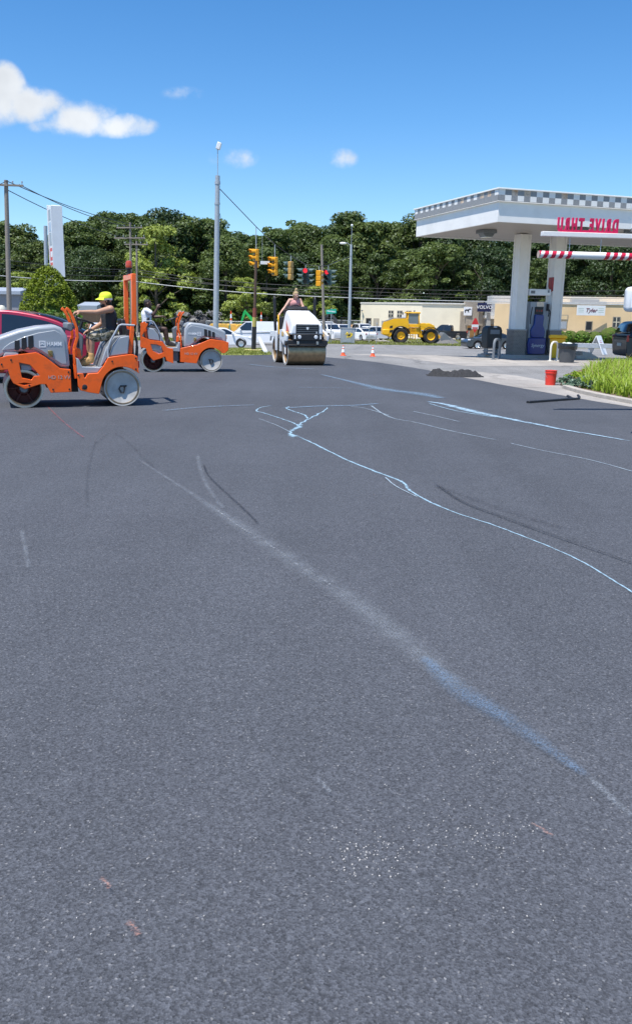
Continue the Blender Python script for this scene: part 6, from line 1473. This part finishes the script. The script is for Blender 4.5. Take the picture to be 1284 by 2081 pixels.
gpile = x.build('gravel_pile', mat('grey_gravel', (.16, .155, .15), .9, var=.4, scale=12, bump=1, bscale=25)); place(gpile, gp(906, 94.5)); tag(gpile, 'small grey gravel heap in front of the loader bucket', 'pile')
# ------------------------------------------------------------------ buildings
CREAM = mat('cream_wall', (.84, .76, .58), .85, var=.06, scale=.6, bump=.2, bscale=12, dirt=(.45, .38, .28), dirt_amt=.25, dirt_scale=.5)
TAN = mat('tan_stucco', (.72, .53, .31), .85, var=.07, scale=.6, dirt=(.4, .3, .2), dirt_amt=.25, dirt_scale=.5)
WINM = mat('window_glass', (.03, .035, .045), .12, coat=.4); FRM = mat('window_frame', (.30, .27, .22), .6); ROOF = mat('flat_roof', (.55, .55, .54), .8, var=.15); CLAD = mat('weathered_cladding', (.36, .31, .25), .85, var=.25, scale=5)
def hgt(px, py, d): return on(px, py, d).z - gz(d)
A, B, Cc = gp(731, 126), gp(854, 118.5), gp(948, 118)
cbld = thing('cream_building', (A + B + Cc) / 3 * 1, 0, 'long low cream building with a flat roof behind the yellow loader', 'building'); o0 = cbld.location.copy()
h1 = hgt(853, 617.5, 118.5)
back = [Cc + Vector((-2, 14, 0)), A + Vector((3, 8, 0))]
foot = [p - o0 for p in (A, B, Cc, *back)]
x = MB(); x.prism([(p.x, p.y) for p in foot], 0, h1, 'z'); x.build('wall', CREAM, cbld)
x = MB(); 
ctr = sum((Vector((p.x, p.y, 0)) for p in foot), Vector()) / len(foot)
x.prism([(p.x + (p.x - ctr.x) * .012, p.y + (p.y - ctr.y) * .02) for p in foot], h1 + .002, h1 + .18, 'z'); x.build('coping', mat('coping_white', (.70, .68, .62), .7), cbld)
def onwall(parent, P, Q, u, z0, z1, w, nm, m, depth=.06, frame=True, bars=0):
    d = (Q - P).normalized(); nrm = Vector((d.y, -d.x, 0)); L_ = (Q - P).length; c = P + d * (L_ * u); rot = Matrix.Rotation(math.atan2(d.y, d.x), 3, 'Z')
    x = MB(); x.box(c + nrm * .02 + Vector((0, 0, (z0 + z1) / 2)), (w + .16, .10, z1 - z0 + .16), rot) if frame else None
    if not frame: x.box(c + nrm * (depth / 2) + Vector((0, 0, (z0 + z1) / 2)), (w, depth, z1 - z0), rot); return x.build(nm, m, parent)
    fo = x.build(nm, FRM, parent); y = MB(); y.box(c + nrm * .06 + Vector((0, 0, (z0 + z1) / 2)), (w, .04, z1 - z0), rot); y.build('pane', m, fo)
    if bars:
        y = MB()
        for k in range(bars): y.box(c + nrm * .085 + d * (w * ((k + 1) / (bars + 1) - .5)) + Vector((0, 0, (z0 + z1) / 2)), (.07, .02, z1 - z0), rot)
        y.box(c + nrm * .085 + Vector((0, 0, (z0 + z1) / 2)), (w, .02, .07), rot); y.build('glazing_bars', CREAM, fo)
    return fo
WA, WB, WC = foot[0], foot[1], foot[2]
for px in (794.5, 812, 829.5):
    onwall(cbld, WA, WB, (px - 731) / (854 - 731), h1 - 1.75, h1 - .98, .72, 'window', WINM, bars=1)
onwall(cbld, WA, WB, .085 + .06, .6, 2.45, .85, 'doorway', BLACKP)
onwall(cbld, WA, WB, .275, 1.1, 2.4, .8, 'window', mat('closed_shutter', (.45, .40, .31), .8))
onwall(cbld, WA, WB, .40, .9, 2.1, .5, 'door', GREYP)
for u in (.02, .88):
    x = MB(); d_ = WA.lerp(WB, u); x.tube([d_ + Vector((0, -.02, h1 - 1.1)), d_ + Vector((0, -.35, h1 - .95))], .03, 6); x.box(d_ + Vector((0, -.45, h1 - .95)), (.22, .3, .16)); x.build('wall_lamp', DGREYP, cbld)
# entrance tower and signs
tw = thing('entrance_tower', gp(971, 118), R(4), 'grey brown clad entrance tower with a slanted base between the buildings', 'building')
h2 = hgt(960, 611, 118)
sx = 118 / FPX
x = MB(); x.box(((958 - 971) * sx, 0, h2 * .5 + .9), (34 * sx, 1.6, h2 - 1.8)); x.build('wall', CLAD, tw)
x = MB(); x.box(((937 - 971) * sx, .4, h2 * .36), (8 * sx, 1.2, h2 * .72)); x.build('side_wall', CLAD, tw)
x = MB(); x.prism([((944 - 971) * sx, 0), ((968 - 971) * sx, 0), ((972 - 971) * sx, h2 - 2.7), ((944 - 971) * sx, h2 - 2.7)], .2, .8); x.build('orange_wall', mat('orange_buff_wall', (.72, .42, .18), .85), tw)
for (a, b, c, d, m) in ((939, 943, 940, 946, CLAD), (968, 974, 976, 984, CLAD)):
    x = MB(); x.prism([(((a - 971)) * sx, 0), ((b - 971) * sx, 0), ((d - 971) * sx, h2 - 2.2), ((c - 971) * sx, h2 - 2.2)], -.6, -.1); x.build('slanted_pier', m, tw)
x = MB(); x.prism([((980 - 971) * sx, 0), ((992 - 971) * sx, 0), ((988.5 - 971) * sx, h2 - 1.5), ((983 - 971) * sx, h2 - 1.5)], -1.0, -.6); x.build('grey_fin', GALV, tw)
x = MB(); x.box(((1000 - 971) * sx, .6, h2 * .5), (30 * sx, 1.0, h2)); x.build('grey_wall', mat('grey_panel_wall', (.46, .49, .52), .7), tw)
x = MB(); x.box(((990 - 971) * sx, -.2, h2 - 2.1), (34 * sx, .5, .42)); x.build('canopy_edge', WHITE, tw)
x = MB(); x.box(((996 - 971) * sx, .1, 1.0), (14 * sx, .1, 2.0)); x.build('gate_door', CLAD, tw)
def bsign(px, py, d, w, h, m, label, name='wall_sign'):
    p = on(px, py, d); t = thing(name, p - Vector((0, 0, h / 2)), 0, label, 'sign'); MB().box((0, 0, h / 2), (w, .10, h)).build('panel', m, t, bevel=.01); return t
vs_ = bsign(983.5, 624.5, 116.8, 27 * sx, 1.15, mat('navy_panel', (.012, .018, .07), .4), 'dark navy sign with white capitals beside the clad tower')
text('VOLVO', .62, .01, LOGO, vs_, TM((0, -.065, .57), (0, -1, 0)), off=.008)
hsn = bsign(950, 632.5, 117, 16 * sx, 1.1, WHITE, 'white square sign with a black animal emblem on the clad tower')
x = MB(); x.prism([(-.38, .34), (-.30, .34), (-.25, .62), (-.05, .60), (.10, .36), (.16, .36), (.12, .62), (.22, .78), (.40, .72), (.42, .80), (.26, .92), (.14, .86), (.02, .78), (-.24, .80), (-.42, .70)], -.062, -.052); x.build('emblem', BLACKP, hsn)
# tan building to the right
D1 = 106
a, b = gp(1001, D1), gp(1130, D1 - 3); c = gp(1330, D1 - 5)
tb2 = thing('tan_building', gp(1150, D1), 0, 'tan rendered building with a stepped roof behind the hedge', 'building'); o0 = tb2.location.copy()
ha, hb = hgt(1010, 617, D1), hgt(1150, 618.5, D1 - 3)
fa = [p - o0 for p in (a, b)]; fb = [p - o0 for p in (b, c)]
x = MB(); x.prism([(fa[0].x, fa[0].y), (fa[1].x, fa[1].y), (fa[1].x + 1, fa[1].y + 12), (fa[0].x + 12 * .24, fa[0].y + 12)], 0, ha, 'z'); x.build('wall', TAN, tb2)
x = MB(); x.prism([(fb[0].x + .01, fb[0].y - .02), (fb[1].x, fb[1].y), (fb[1].x, fb[1].y + 12), (fb[0].x + .01, fb[0].y + 11.9)], 0, hb, 'z'); x.build('wall', TAN, tb2)
x = MB(); x.prism([(fb[0].x - .02, fb[0].y - .12), (fb[1].x, fb[1].y - .1), (fb[1].x, fb[1].y + .3), (fb[0].x - .02, fb[0].y + .3)], hb + .002, hb + .16, 'z'); x.build('coping', ROOF, tb2)
x = MB(); x.prism([(fb[0].x + 1, fb[0].y + 3), (fb[1].x, fb[1].y + 3), (fb[1].x, fb[1].y + 9), (fb[0].x + 1, fb[0].y + 9)], hb + .003, hb + .95, 'z'); x.build('roof_block', mat('pale_roof_block', (.66, .60, .50), .8), tb2)
x = MB(); x.box((fb[0].x + 3.6, fb[0].y + 2.4, hb + .35), (3.2, 1.0, .6)); x.box((fb[0].x + 5.5, fb[0].y + 2.4, hb + .2), (1.2, .9, .4)); x.build('roof_unit', GREYP, tb2)
x = MB(); x.box((fa[0].x + 2, fa[0].y + 5, ha + .5), (3.5, 3, 1.0)); x.build('roof_block', ROOF, tb2)
def pw_(px): return (px - 1130) / (1330 - 1130)
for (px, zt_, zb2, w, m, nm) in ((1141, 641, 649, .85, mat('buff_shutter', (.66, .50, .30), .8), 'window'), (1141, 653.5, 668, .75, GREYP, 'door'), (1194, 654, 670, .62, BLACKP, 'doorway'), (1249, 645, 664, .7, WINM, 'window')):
    z1_, z0_ = hgt(px, zt_, D1 - 3.6), hgt(px, zb2, D1 - 3.6); onwall(tb2, fb[0], fb[1], pw_(px), z0_, z1_, w, nm, m, bars=1 if m is WINM else 0)
tsn = bsign(1200, 631, D1 - 4.6, 56 * (D1 - 4.6) / FPX, 1.12, WHITE, 'white sign with dark red script on the tan building')
text('Tyler', .62, .008, mat('script_red', (.16, .012, .03), .5), tsn, TM((0, -.06, .56), (0, -1, 0)), shear=.3, off=.008)
x = MB()
for s in (-1, 1):
    for k in range(3): x.box((s * 1.15, -.053, .38 + .2 * k), (.62, .008, .05))
x.build('pale_lines', mat('pale_green_line', (.40, .52, .44), .6), tsn)
# hedge in front of the tan building: separate clipped shrubs
rh = random.Random(31)
for i, (px, w, ty, lab) in enumerate(((1136, 1.0, 668, 'clipped dark hedge shrub nearest the right column'), (1157, 1.05, 668, 'clipped dark hedge shrub second from the right column'), (1180, 1.05, 668, 'clipped dark hedge shrub under the left end of the script sign'), (1207, 1.0, 670, 'clipped dark hedge shrub in front of the dark doorway'), (1236, 1.25, 661, 'taller rounded hedge shrub in front of the window'), (1258, 1.0, 664, 'hedge shrub right of the tall rounded one'), (1285, 1.2, 662, 'hedge shrub at the right edge behind the navy car'))):
    p = gp(px, D1 - 9); t = thing('hedge_shrub', p, 0, lab, 'shrub', 'shrubs of the hedge'); hh = hgt(px, ty, D1 - 9)
    cs = []; rs = []; ks = []
    for k in range(46):
        a_ = rh.uniform(0, 6.28); q = w * math.sqrt(rh.random()); cs.append((math.cos(a_) * q, math.sin(a_) * q, hh * (.2 + .65 * math.sqrt(max(0, 1 - (q / w) ** 2)) * rh.uniform(.5, 1)))); rs.append(rh.uniform(.16, .28)); ks.append(34)
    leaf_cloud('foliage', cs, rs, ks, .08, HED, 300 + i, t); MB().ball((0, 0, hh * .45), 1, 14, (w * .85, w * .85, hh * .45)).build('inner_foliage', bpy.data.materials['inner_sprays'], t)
# guard rail by the road at the right
gr0, gr1 = gp(1128, 60), gp(1330, 58)
gt_ = thing('guard_rail', gr0, math.atan2(gr1.y - gr0.y, gr1.x - gr0.x), 'low pale guard rail along the road behind the rubbish bin', 'guard rail'); Lg = (gr1 - gr0).length
x = MB(); x.box((Lg / 2, 0, .62), (Lg, .06, .30)); x.build('rail', GALV, gt_, bevel=.01)
for k in range(4):
    x = MB(); x.box((.4 + k * (Lg - .8) / 3, .08, .38), (.12, .12, .76)); x.build('post', GALV, gt_)
# grey sheds at the left
def shed(px0, px1, ty, d, hroof, label, wallm):
    a, b = gp(px0, d), gp(px1, d); t = thing('shed', (a + b) / 2, 0, label, 'building'); w = (b - a).length; h = hgt((px0 + px1) / 2, ty, d)
    MB().box((0, 3, (h - hroof) / 2), (w, 6, h - hroof)).build('wall', wallm, t)
    x = MB(); x.prism([(-.35, h - hroof), (6.3, h - hroof), (6.3, h + .1), (3, h + .35), (-.35, h - .05)], -w / 2 - .2, w / 2 + .2, 'x'); x.build('roof', mat('pale_metal_roof', (.33, .37, .42), .55), t)
    return t
shed(-60, 46, 590, 84, .35, 'grey shed with a pale metal roof at the far left', mat('grey_shed_wall', (.27, .27, .285), .8, var=.1))
s2 = shed(165, 198, 620, 92, .7, 'low grey roofed shed with an orange wall right of the evergreen', mat('orange_shed_wall', (.40, .22, .14), .8, var=.15))
cl = thing('cream_tank', gp(8, 70), 0, 'small cream tank in front of the far left shed', 'tank'); x = MB(); zc_ = hgt(8, 620, 70); x.lathe([(.32, 0), (.36, .1), (.36, zc_ - .3), (.22, zc_ - .06), (.001, zc_)], 20); x.build('shell', mat('cream_tank_paint', (.72, .68, .55), .5), cl); MB().lathe([(.40, 0), (.40, .12)], 20).build('foot', CONC, cl)
# ------------------------------------------------------------------ hire yard behind the road
def excavator(loc, yaw, body_m, boom_m, label, s=1.0, group=None):
    t = thing('mini_excavator', loc, yaw, label, 'excavator', group); t.scale = (s, s, s)
    for q in (-1, 1):
        x = MB(); x.prism([(-1.1, .12), (-.9, 0), (.9, 0), (1.1, .12), (1.1, .4), (.9, .52), (-.9, .52), (-1.1, .4)], q * .45, q * .85); x.build('track', RUBBER, t, bevel=.03)
    x = MB(); x.box((-.1, 0, .72), (1.9, 1.6, .30)); x.prism([(-1.15, .85), (-.2, .85), (-.2, 1.4), (-.9, 1.45), (-1.15, 1.2)], -.8, .8); x.build('house', body_m, t, bevel=.06)
    x = MB()
    for a in (-.25, .75):
        for q in (-.65, .15): x.tube([(a, q, .86), (a * .9, q, 2.2)], .04, 6)
    x.box((.2, -.25, 2.25), (1.2, .95, .08)); x.build('cab', BLACKP, t)
    x = MB(); x.prism([(.8, .7), (1.05, .7), (1.5, 1.9), (2.3, 2.9), (2.2, 3.1), (1.2, 2.1), (.8, 1.0)], .22, .42); x.build('boom', boom_m, t, bevel=.02)
    x = MB(); x.prism([(2.1, 3.15), (2.35, 2.9), (2.75, 1.5), (2.6, 1.45), (2.15, 2.6)], .24, .40); x.tube([(1.1, .32, 1.2), (1.7, .32, 2.3)], .06, 8); x.build('stick', boom_m, t, bevel=.02)
    x = MB(); x.prism([(2.5, 1.5), (2.85, 1.5), (3.0, 1.0), (2.6, .75), (2.3, 1.0), (2.45, 1.05), (2.65, 1.1)], .05, .6); x.build('bucket', DGREYP, t)
    return t
DB = mat('dark_boom', (.05, .055, .06), .5); TANB = mat('tan_body', (.62, .33, .12), .6)
excavator(gp(538, 104), R(178), GREEN, GREEN, 'bright green mini excavator behind the white van', 1.05)
GX = 'dark boomed mini excavators in the yard'
e1 = excavator(gp(636, 118), R(172), TANB, DB, 'dark boomed mini excavator just right of the white roller', 1.12, GX)
for px, d, yw, lab in ((664, 119, 165, 'dark boomed mini excavator behind the green street sign'), (704, 119, 172, 'dark boomed mini excavator behind the light pole')):
    q = dup(e1); q['label'] = lab; q.location = gp(px, d); q.rotation_euler.z = R(yw)
def fence(px0, px1, d, top, label):
    a, b = gp(px0, d), gp(px1, d); t = thing('yard_fence', a, math.atan2(b.y - a.y, b.x - a.x), label, 'fence'); L_ = (b - a).length; h = top
    n = max(2, int(L_ / 2.6))
    for k in range(n + 1): MB().tube([(L_ * k / n, 0, 0), (L_ * k / n, 0, h)], .04, 6).build('post', GALV, t)
    x = MB(); x.tube([(0, 0, h - .05), (L_, 0, h - .05)], .03, 6); x.tube([(0, 0, .1), (L_, 0, .1)], .02, 6); x.build('rail', GALV, t)
    x = MB(); k = 0
    while k * .16 < L_ + h:
        u0 = k * .16; p_ = (min(u0, L_), 0, max(0, u0 - L_)); q_ = (max(0, u0 - h), 0, min(h, u0)); x.tube([p_, q_], .007, 3)
        p_ = (max(0, L_ - u0), 0, max(0, u0 - L_)); q_ = (min(L_, L_ - u0 + h), 0, min(h, u0)); x.tube([p_, q_], .007, 3); k += 1
    x.build('mesh', GALV, t); return t
fence(420, 610, 98, 2.0, 'chain link yard fence behind the white van')
fence(612, 735, 122.5, 2.2, 'chain link yard fence behind the white cars')
def generator(loc, yaw, m, label, s=1.0, group='hire machines behind the fence'):
    t = thing('towed_generator', loc, yaw, label, 'generator', group); t.scale = (s, s, s)
    x = MB(); x.prism([(-1.1, .45), (1.1, .45), (1.1, 1.45), (.9, 1.65), (-.9, 1.65), (-1.1, 1.45)], -.55, .55); x.build('housing', m, t, bevel=.05)
    x = MB(); x.box((0, 0, .38), (2.3, .9, .12)); x.tube([(1.1, 0, .38), (1.9, 0, .4)], .05, 6); x.build('chassis', BLACKP, t)
    for q in (-1, 1):
        x = MB(); x.lathe([(.001, -.08), (.28, -.08), (.30, 0), (.28, .08), (.001, .08)], 16, (0, q * .65, .30), 'y'); x.build('wheel', RUBBER, t)
        x = MB(); x.box((-.4, q * .555, 1.05), (.7, .02, .5)); x.build('vent', BLACKP, t)
    return t
g0 = generator(gp(446, 101), R(4), YELLOW, 'yellow hire machine behind the fence beside the mast pole')
for px, d, yw, lab in ((466, 101.5, -8, 'second yellow hire machine right of the mast pole'), (500, 101, 10, 'yellow hire machine left of the thin brown pole'), (512, 103, 80, 'yellow hire machine right behind the thin brown pole'), (690, 120.5, 5, 'yellow hire machine behind the white cars')):
    q = dup(g0); q['label'] = lab; q.location = gp(px, d); q.rotation_euler.z = R(yw)
generator(gp(482, 101.5), R(5), GREEN, 'green hire machine between the yellow ones', .95)
for px, h, lab in ((470, 646, 'red orange cone marker standing on the bank left of the brown pole'), (531, 648, 'red orange cone marker standing right of the brown pole')):
    p = gp(px, 106); q = dup(cone); q['label'] = lab; q['group'] = 'cones in the hire yard'; q.location = p; z = hgt(px, h - 14, 106); q.scale = (1.6, 1.6, z / .71)
# dark scrap and brush behind the farther roller
SCR = leafmat('dry_brush', (.03, .03, .03), (.30, .29, .27), .1, 3)
cs = []; rs = []; ks = []; rz = random.Random(15); bp0 = gp(405, 110)
for k in range(40): cs.append((rz.uniform(-2.6, 2.6), rz.uniform(-1, 1), rz.uniform(.3, 3.0))); rs.append(rz.uniform(.3, .6)); ks.append(30)
bt = thing('brush_heap', bp0, 0, 'tall dark heap of grey brush behind the farther orange roller', 'heap')
leaf_cloud('twigs', cs, rs, ks, .17, SCR, 91, bt); x = MB(); x.ball((0, 0, 1.0), 1, 14, (2.4, 1.0, 1.5)); x.build('core', BLACKP, bt)
# low leafy ground cover at the front of the bed
rs_ = random.Random(44)
for i, (px, py, w, lab) in enumerate(((1150, 781, .24, 'pale grey green sedum at the left tip of the bed'), (1166, 788, .26, 'pale grey green sedum by the kerb'), (1186, 781, .28, 'grey green sedum in front of the strappy foliage'), (1166, 770, .26, 'yellow green low plant behind the sedum at the bed tip'), (1190, 764, .28, 'yellow green low plant at the back left of the bed'), (1205, 790, .24, 'grey green sedum farthest right by the kerb'))):
    p = at(px, py, .016); t = thing('bed_plant', p, 0, lab, 'plant', 'low plants at the tip of the bed'); cs = []; rr_ = []; ks = []
    for k in range(34):
        a_ = rs_.uniform(0, 6.28); q = w * math.sqrt(rs_.random()); cs.append((math.cos(a_) * q, math.sin(a_) * q, .05 + .17 * (1 - (q / w) ** 2) * rs_.random())); rr_.append(rs_.uniform(.04, .07)); ks.append(16)
    leaf_cloud('leaves', cs, rr_, ks, .028, BEDLEAF if 'yellow' in lab else SEDUM, 200 + i, t, shell=.2); MB().tube([(0, 0, 0), (0, 0, .14)], [.03, .01], 6).build('stem', TRUNK, t)
